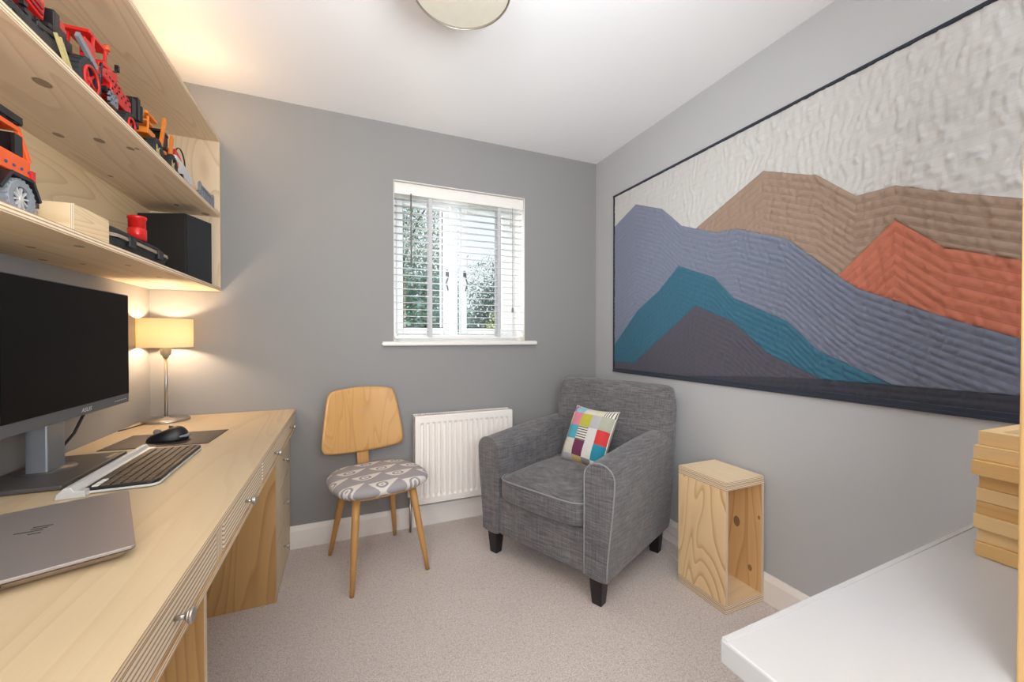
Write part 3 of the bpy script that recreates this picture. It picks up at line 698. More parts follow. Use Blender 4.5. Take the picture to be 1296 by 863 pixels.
# ================================================================== WOODEN CHAIR
wc = thing('dining_chair', 'oak mid-century chair with a grey patterned seat beside the radiator', 'chair', (.148, 2.122, 0), R(14))
def patternmat():
    t = NT('grey_leaf_print_fabric'); co = t.n('TexCoord').outputs['Object']
    p = t.map(co, (6.4, 9.6, 1), (.35, .2, 0), (0, 0, R(12))); s_ = t.n('SeparateXYZ', {0: p})
    row = t.math('FLOOR', s_.outputs[1]); xs_ = t.math('ADD', s_.outputs[0], t.math('MULTIPLY', row, .5))
    u = t.math('MULTIPLY', t.math('SUBTRACT', t.math('FRACT', xs_), .5), 2); v = t.math('MULTIPLY', t.math('SUBTRACT', t.math('FRACT', s_.outputs[1]), .5), 2)
    u2 = t.math('MULTIPLY', u, u)
    # half-leaf: straight-ish top, curved belly
    up = t.math('LESS_THAN', v, t.math('ADD', .42, t.math('MULTIPLY', u, .25)))
    lo = t.math('GREATER_THAN', v, t.math('SUBTRACT', t.math('MULTIPLY', u2, 1.45), .78))
    leaf = t.math('MULTIPLY', up, lo)
    dv = t.math('ADD', v, .15); d = t.math('SQRT', t.math('ADD', t.math('MULTIPLY', u2, 2.2), t.math('MULTIPLY', t.math('MULTIPLY', dv, dv), 1.6)))
    ring = t.math('MULTIPLY', t.math('LESS_THAN', d, .55), t.math('GREATER_THAN', d, .33)); pup = t.math('LESS_THAN', d, .14)
    white = t.math('MULTIPLY', leaf, t.math('SUBTRACT', 1.0, t.math('MAXIMUM', ring, pup)))
    fib = t.noise(t.map(co, (500, 90, 90)), 1, 2)
    c = t.mix(white, lin((164, 158, 160)), lin((228, 222, 214))); c = t.mix(t.math('MULTIPLY', t.math('MULTIPLY', ring, leaf), .7), c, lin((150, 146, 148)))
    c = t.mix(t.math('MULTIPLY', fib, .2), c, lin((130, 126, 126)))
    t.col(c); t.set(Roughness=.85); t.bump(fib, .2, .001); return t.m
def seat_shape(th_, k=1.0):
    x = math.cos(th_); y = math.sin(th_)
    e = 3.4; r = (abs(x) ** e + abs(y) ** e) ** (-1 / e)
    px, py = x * r * .232, y * r * .215
    if py < 0: px *= 1.0
    else: px *= 1 - .16 * (py / .215) ** 1.5
    return px * k, py * k
m = MB(); n = 48
prof = [(0, .405), (.80, .405), (.93, .410), (.985, .422), (1.0, .434), (.985, .447), (.93, .456), (.8, .462), (.55, .466), (.25, .468), (0, .468)]
for (k, z) in prof:
    for i in range(n):
        a = 2 * PI * i / n; x, y = seat_shape(a, max(k, .001)); m.v.append(Vector((x, y, z + .012 * (y / .2) * 0 - .006 * (x / .2) ** 2 * 0)))
for j in range(len(prof) - 1):
    for i in range(n): m.face((j * n + i, j * n + (i + 1) % n, (j + 1) * n + (i + 1) % n, (j + 1) * n + i), None, 0, True)
m.build('seat', patternmat(), wc)
m = MB(); poly = [Vector((*seat_shape(2 * PI * i / n, .80), .392)) for i in range(n)]; m.prism(poly, (0, 0, .013)); m.build('seat_board', M['oak_leg'], wc)
feet = [(-.180, -.212), (.178, -.215), (-.178, .212), (.172, .215)]; tops = [(-.135, -.125), (.135, -.125), (-.12, .125), (.12, .125)]
for (fx, fy), (tx, ty) in zip(feet, tops):
    MB().tube([Vector((fx, fy, 0)).lerp(Vector((tx, ty, .395)), t) for t in (0, .25, .5, .75, 1)], [.0095, .0125, .0150, .0170, .0185], 16).build('leg', M['oak_leg'], wc)
# curved post from under the seat to the backrest
def strip(pts, w_, th_):
    m = MB()
    for (y, z), (ny, nz) in pts:
        for sx in (-1, 1):
            for st in (-1, 1): m.v.append(Vector((sx * w_ / 2, y + ny * st * th_ / 2, z + nz * st * th_ / 2)))
    for k in range(len(pts) - 1):
        a = k * 4; c = a + 4
        for i, j in ((0, 1), (1, 3), (3, 2), (2, 0)): m.face((a + i, a + j, c + j, c + i), [(k * .05, 0), (k * .05, .05), (k * .05 + .05, .05), (k * .05 + .05, 0)])
    m.face((0, 2, 3, 1)); e = (len(pts) - 1) * 4; m.face((e, e + 1, e + 3, e + 2)); return m
ps = [((.05, .392), (0, 1)), ((.15, .393), (0, 1)), ((.20, .402), (.5, .86)), ((.230, .435), (.9, .4)), ((.244, .50), (1, 0)), ((.259, .60), (1, 0)), ((.270, .70), (1, 0))]
strip(ps, .062, .014).build('back_post', M['oak_leg'], wc, .003)
# backrest: bent rounded-trapezoid veneer
def backshape(i, n):
    P = [(-.190, .530), (-.212, .550), (-.216, .585), (-.205, .68), (-.188, .790), (-.176, .832), (-.150, .852), (-.07, .862), (0, .865), (.07, .862), (.150, .852), (.176, .832), (.188, .790), (.205, .68), (.216, .585), (.212, .550), (.190, .530), (.10, .517), (0, .512), (-.10, .517)]
    k = len(P); t = i / n * k; a = int(t) % k; f = t - int(t)
    p0, p1, p2, p3 = P[(a - 1) % k], P[a], P[(a + 1) % k], P[(a + 2) % k]
    return tuple(.5 * ((2 * p1[c]) + (-p0[c] + p2[c]) * f + (2 * p0[c] - 5 * p1[c] + 4 * p2[c] - p3[c]) * f * f + (-p0[c] + 3 * p1[c] - 3 * p2[c] + p3[c]) * f ** 3) for c in (0, 1))
m = MB(); n = 60; rr = [0, .25, .5, .75, .94, 1.0]
def by(x, z): return .250 - .75 * x * x + (z - .69) * .10
for side, off in ((0, -.0065), (1, .0065)):
    for k in rr:
        for i in range(n):
            x, z = backshape(i, n); x *= k; z = .69 + (z - .69) * k; o_ = off * (.55 if k == 1.0 else 1)
            m.v.append(Vector((x, by(x, z) + o_ - .012 * 0, z)))
L_ = len(rr)
for side in (0, 1):
    for j in range(L_ - 1):
        for i in range(n):
            a = side * L_ * n + j * n; q_ = (a + i, a + (i + 1) % n, a + n + (i + 1) % n, a + n + i)
            if side: q_ = q_[::-1]
            m.face(q_, [(m.v[v].z * 1.0 + .0, m.v[v].x) for v in q_], 0, True)
for i in range(n): m.face(((L_ - 1) * n + i, (L_ - 1) * n + (i + 1) % n, (2 * L_ - 1) * n + (i + 1) % n, (2 * L_ - 1) * n + i), None, 0, True)
bk = m.build('backrest', M['oak'], wc)
for z in (.60, .735):
    for x in (-.016, .016): MB().cyl((x, by(x, z) - .0085, z), (x, by(x, z) - .002, z), .0035, n=10).build('screw', M['steel'], bk)

# ================================================================== PLYWOOD SIDE BOX
bx = thing('side_box', 'open-fronted plywood box stool standing against the right wall', 'box', (0, 0, 0))
x0, x1, y0, y1, zt = 1.437, XR - .018, 1.157, 1.409, .545; T = .018; E = [M['box'], M['edge']]
Ei = [M['box_in'], M['edge']]; Et = [M['box_top'], M['edge']]
bx.location = (x0, y0, 0)
def bb(name, mats, a, b_, **k): return B(name, bx, mats, ((a[0] + b_[0]) / 2 - x0, (a[1] + b_[1]) / 2 - y0, (a[2] + b_[2]) / 2), (b_[0] - a[0], b_[1] - a[1], b_[2] - a[2]), .0008, **k)
bb('top_panel', Et, (x0, y0, zt - T), (x1, y1, zt), grain=1); bb('top_panel', Et, (x0, y0, zt - 2 * T + .001), (x1, y1, zt - T - .0005), grain=1)
bb('bottom_panel', Et, (x0, y0, .0), (x1, y1, T), grain=0); bb('bottom_panel', Et, (x0, y0, T + .0005), (x1, y1, 2 * T), grain=0)
bb('side_panel', E, (x0, y0, 2 * T), (x0 + .014, y1, zt - 2 * T), grain=2); bb('side_panel', [M['box_in'], M['edge']], (x1 - .014, y0, 2 * T), (x1, y1, zt - 2 * T), grain=2, off=(0, y0))
bb('back_panel', E, (x0 + .014, y1 - .014, 2 * T), (x1 - .014, y1, zt - 2 * T), grain=2)

# ================================================================== PLYWOOD DESK
XF = -.245; dk = thing('plywood_desk', 'long plywood desk with edge-grain drawers along the left wall', 'desk', (XL, 0, 0)); D0, D1 = -.30, 2.432
def db(name, mats, a, b_, parent=None, **k):
    return B(name, parent or dk, mats, ((a[0] + b_[0]) / 2 - XL, (a[1] + b_[1]) / 2, (a[2] + b_[2]) / 2), (b_[0] - a[0], b_[1] - a[1], b_[2] - a[2]), k.pop('bev', .0008), **k)
DE = [M['desk'], M['edge']]; DS = [M['desk_side'], M['edge']]
db('desktop', DE, (XL + .002, D0, .739), (XF, D1, .756), grain=1, off=(0, 0))
db('lower_rail', DS, (XL + .002, D0, .656), (XF, D1, .671), grain=1)
def knob(parent, x, y, z):
    m = MB(); m.cyl((x - XL, y, z), (x - XL + .016, y, z), .0042, .0042, 12); m.cyl((x - XL + .014, y, z), (x - XL + .020, y, z), .006, .0125, 20); m.cyl((x - XL + .020, y, z), (x - XL + .025, y, z), .0125, .0115, 20)
    m.build('knob', M['steel'], parent)
# drawer fronts: laminated edge facing out
def front(a, b_, name='drawer', kn=True, face=None):
    m = MB(); c = [(a[k] + b_[k]) / 2 for k in range(3)]; d = [b_[k] - a[k] for k in range(3)]; c[0] -= XL
    m.box(c, d, thin=2, grain=1, mi=(0, 1)) if not face else m.box(c, d, thin=0, grain=2, mi=(1, 0)); o = m.build(name, [M['desk'], face or M['edge_many']], dk, .001)
    if kn: knob(o, b_[0], (a[1] + b_[1]) / 2, (a[2] + b_[2]) / 2)
    return o
seams = [(-.28, .47), (.55, .995), (1.05, 1.458), (1.503, 1.961), (1.967, 2.428)]
for a, b_ in seams: front((XF - .018, a + .002, .673), (XF - .0015, b_ - .002, .737))
for a, b_ in ((.47, .55), (.997, 1.048), (1.460, 1.501)):
    db('stile', [M['desk'], M['edge_many']], (XF - .04, a, .6715), (XF - .0045, b_, .7385), thin=1)
# drawer box carcase behind the fronts
m = MB(); m.box(((XF - .03 - XL) / 2, (D0 + D1) / 2, .705), (XF - XL - .05, D1 - D0 - .02, .060)); m.build('drawer_carcase', M['desk_side'], dk)
# far pedestal
PX = -.275
db('pedestal_side', DS, (XL + .03, 1.962, .0), (PX, 1.980, .656), grain=2); db('pedestal_side', DS, (XL + .03, 2.414, .0), (PX, 2.430, .656), grain=2)
db('pedestal_back', DS, (XL + .03, 1.980, .02), (XL + .045, 2.414, .656), grain=2); db('pedestal_plinth', DS, (XL + .045, 1.980, .0), (PX - .002, 2.414, .022), grain=1)
for z0_, z1_ in ((.024, .234), (.237, .444), (.447, .654)):
    front((PX - .018, 1.982, z0_), (PX - .001, 2.412, z1_), face=M['edge_pale'])
# panel legs
db('panel_leg', DS, (XL + .03, 1.018, 0), (PX, 1.036, .656), grain=2)
db('panel_leg', DS, (XL + .03, -.25, 0), (PX, -.232, .656), grain=2)

# ================================================================== WALL SHELVES
sh = thing('wall_shelf_unit', 'plywood wall shelf unit above the desk on the left wall', 'shelf', (XL, 0, 1.374)); XS = -.574; SY0 = .25; SY1 = 2.433
def sb(name, mats, a, b_, **k):
    return B(name, sh, mats, ((a[0] + b_[0]) / 2 - XL, (a[1] + b_[1]) / 2, (a[2] + b_[2]) / 2 - 1.374), (b_[0] - a[0], b_[1] - a[1], b_[2] - a[2]), .0008, **k)
so_ = (0, XL)
SE = lambda k: [M[k], M['edge']]
sb('shelf_board', SE('shelf_low'), (XL + .002, SY0, 1.374), (XS, SY1, 1.392), grain=1, off=so_)
sb('shelf_board', SE('shelf_under'), (XL + .014, SY0 + .018, 1.742), (XS, SY1 - .018, 1.760), grain=1, off=so_)
sb('shelf_board', SE('shelf'), (XL + .002, SY0, 2.118), (XS, SY1, 2.136), grain=1)
sb('end_panel', SE('shelf'), (XL + .014, SY1 - .018, 1.392), (XS, SY1, 2.118), grain=2); sb('end_panel', SE('shelf'), (XL + .014, SY0, 1.392), (XS, SY0 + .018, 2.118), grain=2)
sb('back_panel', SE('shelf_back'), (XL + .002, SY0, 1.392), (XL + .014, SY1, 2.118), grain=1)
for k_, (ly_, e_) in enumerate(((.9, .35), (1.4, .5), (1.8, .7), (2.15, 1.4))):   # warm light bar lying on top of the shelf unit
    l = bpy.data.lights.new('shelf_top_light', 'POINT'); l.energy = e_; l.color = (1.0, .66, .36); l.shadow_soft_size = .03
    lo_ = bpy.data.objects.new('shelf_top_light', l); lo_.location = (-.61, ly_, 2.185); COL.objects.link(lo_)

# ================================================================== TABLE LAMP
tl = thing('table_lamp', 'small lit table lamp with a cream drum shade and steel stem', 'lamp', (-.762, 2.315, .7565))
m = MB(); m.lathe([(0, .0), (.086, 0), (.088, .003), (.086, .010), (.078, .013), (.012, .015), (.010, .02), (0, .02)], n=40); m.build('base', M['steel'], tl)
MB().cyl((0, 0, .015), (0, 0, .305), .0065, n=14).build('stem', M['steel'], tl)
MB().lathe([(0, .290), (.010, .290), (.012, .30), (.019, .306), (.021, .335), (.019, .342), (0, .342)], n=20).build('bulb_holder', M['drum'], tl)
m = MB(); rs = .101; m.lathe([(rs, .338), (rs, .470), (rs - .0015, .470), (rs - .0015, .338), (rs, .338)], n=48); shd = m.build('lamp_shade', M['shade'], tl)
MB().tube([(rs * math.cos(2 * PI * i / 40), rs * math.sin(2 * PI * i / 40), .339) for i in range(40)], .0012, 6, closed=True).build('shade_ring', M['steel'], shd)
m = MB()
for k in range(3): a = k * 2.09; m.tube([(0, 0, .345), (rs * math.cos(a), rs * math.sin(a), .345)], .0012, 6)
m.build('shade_support', M['steel'], shd)
l = bpy.data.lights.new('lamp_bulb', 'POINT'); l.energy = 6.5; l.color = (1.0, .73, .48); l.shadow_soft_size = .022
o = bpy.data.objects.new('lamp_bulb', l); o.location = (0, 0, .395); o.parent = tl; COL.objects.link(o)
MB().tube([(0, .08, .004), (-.02, .02, .004)] and [(-.05, -.07, .004), (-.07, -.12, .003), (-.09, -.20, .003)], .0022, 8).build('cord', M['cord_black'], tl)

# ================================================================== CEILING LIGHT
cl = thing('ceiling_light', 'round taupe drum shade hanging from the ceiling', 'ceiling light', (.335, 1.195, 0))
m = MB(); m.lathe([(.150, 2.20), (.152, 2.36), (.150, 2.36), (.148, 2.202)], n=64); dsh = m.build('drum_shade', M['drum'], cl)
MB().cyl((0, 0, 2.206), (0, 0, 2.210), .1475, n=64, smooth=False).build('diffuser', plain('cream_diffuser', (206, 200, 184), .85), cl)
MB().tube([(.150 * math.cos(2 * PI * i / 64), .150 * math.sin(2 * PI * i / 64), 2.2005) for i in range(64)], .0016, 8, closed=True).build('rim', M['steel'], cl)
MB().cyl((0, 0, 2.211), (0, 0, ZC - .001), .012).cyl((0, 0, 2.37), (0, 0, ZC - .001), .05).build('ceiling_rose', M['white'], cl)

# ================================================================== MONITORS
ZD = .7565
def monitor(label, mx, y0, y1, z0, z1, chin, stand_y, loc_only=False):
    r = thing('monitor', label, 'monitor', (mx, stand_y, ZD)); y0 -= stand_y; y1 -= stand_y; z0 -= ZD; z1 -= ZD
    cy = (y0 + y1) / 2; m = MB(); m.box((-.012, cy, (z0 + z1) / 2), (.024, y1 - y0, z1 - z0)); m.build('casing', M['gunmetal'], r, .002)
    m = MB(); m.box((-.032, cy, (z0 + z1) / 2), (.022, (y1 - y0) * .6, (z1 - z0) * .6)); m.build('rear_cover', M['black'], r, .006)
    MB().box((.0008, cy, (z0 + chin + z1) / 2), (.0020, y1 - y0 - .010, z1 - z0 - chin - .006)).build('screen', M['screen'], r)
    return r
mon = monitor('black-screened desktop monitor on a grey stand, nearest the desk lamp', -.700, 1.238, 1.812, .917, 1.290, .028, 1.545)
def txt(s_, size, mat, parent, loc, rot, name='logo', extr=.0003):
    c = bpy.data.curves.new(name, 'FONT'); c.shear = .25; c.space_character = 1.05; c.body = s_; c.size = size; c.extrude = extr; c.align_x = 'CENTER'; c.align_y = 'CENTER'; c.materials.append(mat)
    o = bpy.data.objects.new(name, c); COL.objects.link(o)
    me = bpy.data.meshes.new_from_object(o.evaluated_get(bpy.context.evaluated_depsgraph_get())); bpy.data.objects.remove(o)
    o = bpy.data.objects.new(name, me); COL.objects.link(o); o.parent = parent; o.location = loc; o.rotation_euler = rot; return o
lg = txt('ASUS', .0165, M['silver'], mon, (.0012, .014, .931 - ZD), (R(90), 0, R(90)))
lg.scale = (1.25, 1, 1)
for k in range(6): MB().box((.0008, .175 + k * .0135, .931 - ZD), (.0016, .005, .0018)).build('button', M['silver'], mon)
mm = MB(); mm.box((-.080, 0, .155), (.046, .078, .300)); mm.build('stand_column', M['stand_metal'], mon, .004)
mm = MB(); mm.box((-.050, 0, .315), (.024, .10, .10)); mm.build('stand_hinge', M['black'], mon, .004)
mm = MB(); mm.box((-.058, -.015, .0075), (.195, .33, .013)); bs = mm.build('stand_base', M['stand_base'], mon, .004, 3)
mm = MB(); mm.lathe([(.062, .0142), (.062, .0150), (0, .0150)], (-.080, 0, 0), 32); mm.build('swivel_disc', M['stand_base'], bs)
MB().box((.022, .10, .0142), (.012, .055, .0005)).build('label_sticker', M['band'], bs)
mon2 = monitor('second monitor, turned upright, just behind the first at the left edge', -.790, 1.02, 1.372, .80, 1.356, .008, 1.17)
mm = MB(); mm.box((-.060, .02, .20), (.022, .06, .40)); mm.build('stand_column', M['black'], mon2, .004)
mm = MB(); mm.box((-.035, -.02, .006), (.10, .24, .012)); mm.build('stand_base', M['stand_base'], mon2, .003)
cb = MB(); cb.tube([(-.752, 1.70, .965), (-.772, 1.71, .90), (-.79, 1.695, .84), (-.812, 1.66, .79), (-.83, 1.60, .772), (-.842, 1.52, .767), (-.845, 1.44, .762)], .0042, 8)
cb.v = [v - mon.location for v in cb.v]; lab(cb.build('cable', M['cord_black'], mon), 'black cable')
cb = MB(); cb.tube([(-.842, 1.40, .7625), (-.843, 1.43, .80), (-.838, 1.45, .86), (-.815, 1.455, .91), (-.772, 1.46, .96)], .0045, 8)
cb.v = [v - mon2.location for v in cb.v]; lab(cb.build('cable', M['blue_clip'], mon2), 'dark blue cable')

# ================================================================== KEYBOARD, MOUSE, PAD, LAPTOP
kb = thing('keyboard', 'slim dark keyboard with a silver cradle bar in front of the monitor', 'keyboard', (-.534, 1.498, ZD), R(91))
# local x along keyboard length (towards +y world), local y towards -x world
m = MB(); pl_ = []
for (cx_, cy_, a0) in ((.19 - .02, .07 - .012, 0), (-.19 + .02, .07 - .012, 90), (-.19 + .02, -.08 + .02, 180), (.19 - .02, -.08 + .02, 270)):
    for k in range(6): a = R(a0 + 18 * k); pl_.append(Vector((cx_ + .02 * math.cos(a), cy_ + .02 * math.sin(a), .004)))
m.prism(pl_, (0, 0, .012)); m.build('case', M['black'], kb, .002)
m = MB(); m.prism([Vector((p.x * 1.008, p.y * 1.02 - .0005, .002)) for p in pl_], (0, 0, .006)); m.build('underside', M['silver'], kb, .001)
m = MB(); m.prism([(-.212, .050, 0), (-.212, .105, 0), (-.212, .103, .012), (-.212, .088, .027), (-.212, .076, .027), (-.212, .070, .0165), (-.212, .052, .0155)], (.424, 0, 0)); m.build('cradle_bar', M['silver'], kb, .0015)
kr = [(-.180 + .0192 * i) for i in range(19)]
kd = None
for r_ in range(6):
    y = .043 - r_ * .0205
    i = 0
    while i < 19:
        if r_ == 5 and 4 <= i <= 8:
            if i == 4: B('space_bar', kb, M['key'], (kr[6], y, .0172), (.092, .0155, .0032), .0008)
            i += 1; continue
        mt = M['key_white'] if (r_ == 0 and i in (0, 1, 2)) else M['key']
        o = MB().box((0, 0, 0), (.0158, .0158 if r_ else .012, .0032)).build('key', mt, kb, .0008) if (kd is None or r_ == 0) else bpy.data.objects.new('key', kd)
        if o.name not in COL.objects: COL.objects.link(o)
        o.parent = kb; o.location = (kr[i], y, .0172)
        if r_ and kd is None: kd = o.data
        if o.data == kd and not o.modifiers:
            md = o.modifiers.new('bevel', 'BEVEL'); md.width = .0008; md.segments = 1
        i += 1
pd = MB().box((0, 0, .001), (.315, .225, .002)).build('mouse_mat', M['leather'], None, .0005, loc=(-.612, 1.885, ZD)); pd.rotation_euler = (0, 0, R(-3))
tag(pd, 'dark brown rectangular mouse mat on the desk', 'mouse mat')
ms = thing('computer_mouse', 'black sculpted wireless mouse on the dark mat', 'mouse', (-.61, 1.862, ZD + .002), R(90))
m = MB(); nu, nv = 28, 12
for j in range(nv + 1):
    v = j / nv; ph = v * PI / 2
    for i in range(nu):
        t = 2 * PI * i / nu; lx, ly = math.sin(t), math.cos(t)
        rx, ry = .040 + .004 * ly * -1, .063
        c_ = math.cos(ph) ** .55; hgt = .045 * (1 - .35 * ly * 1.0 * (1 if ly > 0 else .55)) 
        m.v.append(Vector((lx * rx * c_ + (.007 if lx > .3 and v < .4 else 0), ly * ry * c_ - .004 * v, hgt * math.sin(ph) ** .9)))
for j in range(nv):
    for i in range(nu): m.face((j * nu + i, j * nu + (i + 1) % nu, (j + 1) * nu + (i + 1) % nu, (j + 1) * nu + i), None, 0, True)
m.face(list(range(nu))[::-1]); m.build('shell', M['black'], ms)
MB().cyl((-.004, .030, .034), (.004, .030, .034), .011, n=20).build('scroll_wheel', M['steel'], ms)
MB().tube([(-.030, -.045, .016), (-.010, -.0615, .016), (.012, -.0615, .016), (.032, -.044, .016)], [.003, .006, .006, .003], 8).build('rear_trim', M['toy_grey'], ms)

A = Vector((-.475, 1.223, 0)); Bc = Vector((-.338, .893, 0)); ex = (Bc - A).normalized(); ey = Vector((ex.y, -ex.x, 0)); Ln = (Bc - A).length
lt = thing('laptop', 'closed silver-grey laptop lying on the near end of the desk', 'laptop', (A.x, A.y, ZD), math.atan2(ex.y, ex.x))
Dd = -.245
def rrect(x0, x1, y0, y1, r, z):
    out = []
    for cx_, cy_, a0 in ((x1 - r, y1 - r, 0), (x0 + r, y1 - r, 90), (x0 + r, y0 + r, 180), (x1 - r, y0 + r, 270)):
        for k in range(5): a = R(a0 + 22.5 * k); out.append(Vector((cx_ + r * math.cos(a), cy_ + r * math.sin(a), z)))
    return out
m = MB(); m.prism(rrect(0, Ln, Dd, 0, .008, .0195), (0, 0, .006)); lid = m.build('lid', M['laptop'], lt, .0012)
m = MB(); lo1 = rrect(.018, Ln - .018, Dd + .01, -.014, .012, .005); up1 = rrect(.001, Ln - .001, Dd + .001, -.001, .008, .0182)
b = len(m.v); n = len(lo1); m.v += lo1 + up1; m.face(list(range(n))[::-1]); m.face([n + i for i in range(n)])
for i in range(n): m.face((i, (i + 1) % n, n + (i + 1) % n, n + i))
m.build('body', M['laptop_edge'], lt)
for (x, y) in ((.04, -.04), (Ln - .04, -.04), (.04, Dd + .04), (Ln - .04, Dd + .04)): MB().cyl((x, y, 0), (x, y, .0055), .008).build('foot', M['black'], lt)
B('port', lt, M['black'], (Ln - .0045, -.155, .0145), (.004, .017, .0055), .0015)
lw = A - Vector((0, 0, 0)); Lc = Vector((-.54, 1.026, 0)) - A; lx_, ly_ = Lc.dot(ex), Lc.dot(Vector((-ex.y, ex.x, 0)))
# emblem of four thin strokes in the middle of the lid
m = MB()
for (p0, p1) in (((-.547, 1.046), (-.521, 1.050)), ((-.545, 1.036), (-.523, 1.040)), ((-.561, 1.024), (-.524, 1.029)), ((-.537, 1.013), (-.521, 1.016))):
    def tol(p): q_ = Vector((p[0], p[1], 0)) - A; return Vector((q_.dot(ex), q_.dot(Vector((-ex.y, ex.x, 0))), .0258))
    p0, p1 = tol(p0), tol(p1); d = p1 - p0; m.box((p0 + p1) / 2, (d.length, .0022, .0006), rot=rz3(math.atan2(d.y, d.x)))
m.build('logo', M['black'], lid)

# ================================================================== WHITE DESK, FRAMES, BOOKCASE
wd = thing('white_desk', 'white laminate desk top on grey legs, front right', 'desk', (0, 0, 0))
m = MB(); poly = [(.464, -.48, .707), (XR - .006, -.48, .707), (XR - .006, .419, .707), (.464, .382, .707)]
m.prism([Vector(p) for p in poly], (0, 0, .033)); m.build('tabletop', M['desk_white'], wd, .003)
m = MB(); m.prism([Vector((.466, .372, .7401)), Vector((XR - .006, .409, .7401)), Vector((XR - .006, .417, .7401)), Vector((.466, .380, .7401))], (0, 0, .0015)); m.build('edge_lip', M['desk_white'], wd, .0005)
for (x, y) in ((.51, .33), (1.63, .36), (.51, -.44), (1.63, -.44)): B('leg', wd, M['grey_metal'], (x, y, .3535), (.05, .05, .707), .003)
B('frame_rail', wd, M['grey_metal'], (1.07, .345, .685), (1.07, .03, .04), .002); B('frame_rail', wd, M['grey_metal'], (.51, -.05, .685), (.03, .70, .04), .002)

zf = .7405; hs = [.0262, .0250, .0262, .0238, .0250, .0250, .0270, .0262, .0262]
offs = [(0, 0), (.004, -.001), (-.002, .002), (.002, .000), (.003, 0), (.006, -.002), (-.012, .002), (-.002, .003), (.008, .000)]
desc = ['bottom wooden picture frame of the stack on the white desk', 'second wooden picture frame from the bottom of the stack', 'third wooden picture frame from the bottom of the stack', 'darker wooden picture frame, fourth from the bottom of the stack', 'middle wooden picture frame of the stack, fifth from the bottom', 'honey-coloured picture frame, fourth from the top of the stack', 'wooden picture frame jutting out furthest, third from the top', 'second wooden picture frame from the top of the stack', 'topmost wooden picture frame of the stack, its front showing']
mi_ = [1, 0, 0, 2, 0, 1, 1, 0, 0]
for k in range(9):
    h = hs[k]; r = thing('picture_frame', desc[k], 'frame', (1.078 + offs[k][0], .345 + offs[k][1], zf), R(-1.5 + 1.2 * math.sin(k * 2.1)), 'wooden picture frames stacked on the white desk')
    fwid, fdep, rail = .34, .27, .022; fm = M['frame_oak'][mi_[k]]
    # origin at the far-left corner; frame goes +x and -y
    for (cx_, cy_, dx, dy) in ((rail / 2, -fdep / 2, rail, fdep), (fwid - rail / 2, -fdep / 2, rail, fdep), (fwid / 2, -rail / 2, fwid - 2 * rail, rail), (fwid / 2, -fdep + rail / 2, fwid - 2 * rail, rail)):
        MB().box((cx_, cy_, h / 2), (dx, dy, h - .0006), grain=1 if dy > dx else 0, thin=2 if k == 8 else 0 if dy > dx else 1).build('rail', fm, r, .0008)
    B('glass', r, M['toy_white'], (fwid / 2, -fdep / 2, h * .55), (fwid - 2 * rail, fdep - 2 * rail, .004))
    zf += h
bc = thing('bookcase', 'tall pale wooden upright at the right edge, standing on the white desk', 'bookcase', (.717, .196, .7405), R(-3))
UE = [M['upright'], M['upright']]
B('side_panel', bc, UE, (.010, -.15, .60), (.020, .30, 1.20), .002, grain=2); B('side_panel', bc, UE, (.31, -.15, .60), (.020, .30, 1.20), .002, grain=2)
for z in (.01, .40, .79, 1.19): B('shelf_board', bc, UE, (.16, -.15, z), (.28, .296, .018), .001, grain=0)
B('back_panel', bc, UE, (.16, -.004, .6), (.28, .006, 1.18), grain=2)

# white power cord on the carpet by the armchair
cb = MB(); cb.tube([(1.664, 1.80, .075), (1.655, 1.78, .05), (1.64, 1.74, .012), (1.61, 1.68, .005), (1.575, 1.60, .005), (1.56, 1.53, .005), (1.575, 1.47, .005), (1.60, 1.43, .005)], .0042, 8)
cb.tube([(1.662, 1.86, .062), (1.664, 1.70, .052), (1.664, 1.55, .048), (1.664, 1.43, .046)], .0025, 8)
tag(cb.build('power_cord', M['cord_white']), 'white power cord on the carpet between armchair and plywood box', 'cord')

# ================================================================== THINGS ON THE LOWER SHELF (z = 1.392)
Z1 = 1.3925; Z2 = 1.7605
# speaker
A_ = Vector((-.640, 2.190)); B2 = Vector((-.587, 2.330)); ang = math.atan2((B2 - A_).y, (B2 - A_).x)
spk = thing('speaker', 'large black box speaker at the window end of the lower shelf', 'speaker', (A_.x, A_.y, Z1), ang)
B('cabinet', spk, M['black_tex'], (.0775, .113, .150), (.155, .206, .300), .003); B('grille', spk, plain('speaker_cloth', (44, 46, 49), .95), (.0775, .0055, .150), (.150, .009, .294), .004)
# hard case
cs = thing('hard_case', 'black hard-shell case lying on the lower shelf under the red pot', 'case', (-.715, 1.665, Z1))
m = MB(); rA = rrect(-.108, .108, -.185, .185, .03, 0); rB = rrect(-.117, .117, -.197, .197, .035, .038)
n = len(rA); m.v += rA + rB; m.face(list(range(n))[::-1]); m.face([n + i for i in range(n)])
for i in range(n): m.face((i, (i + 1) % n, n + (i + 1) % n, n + i), None, 0, True)
m.build('lower_shell', M['black_tex'], cs)
MB().prism(rrect(-.121, .121, -.201, .201, .037, .0382), (0, 0, .004)).build('trim_band', M['band'], cs)
MB().prism(rrect(-.120, .120, -.200, .200, .037, .0435), (0, 0, .004)).build('trim_band', M['band'], cs)
m = MB(); rA = rrect(-.118, .118, -.198, .198, .036, .0476); rB = rrect(-.098, .098, -.178, .178, .03, .0715); m.v += rA + rB; m.face(list(range(n))[::-1]); m.face([n + i for i in range(n)])
for i in range(n): m.face((i, (i + 1) % n, n + (i + 1) % n, n + i), None, 0, True)
m.build('lid', M['black_tex'], cs)
for y in (-.10, .10): B('latch', cs, M['black'], (.121, y, .036), (.008, .04, .03), .002)
rp = thing('red_pot', 'small red cylindrical pot standing on the black case', 'pot', (-.632, 1.70, Z1 + .072))
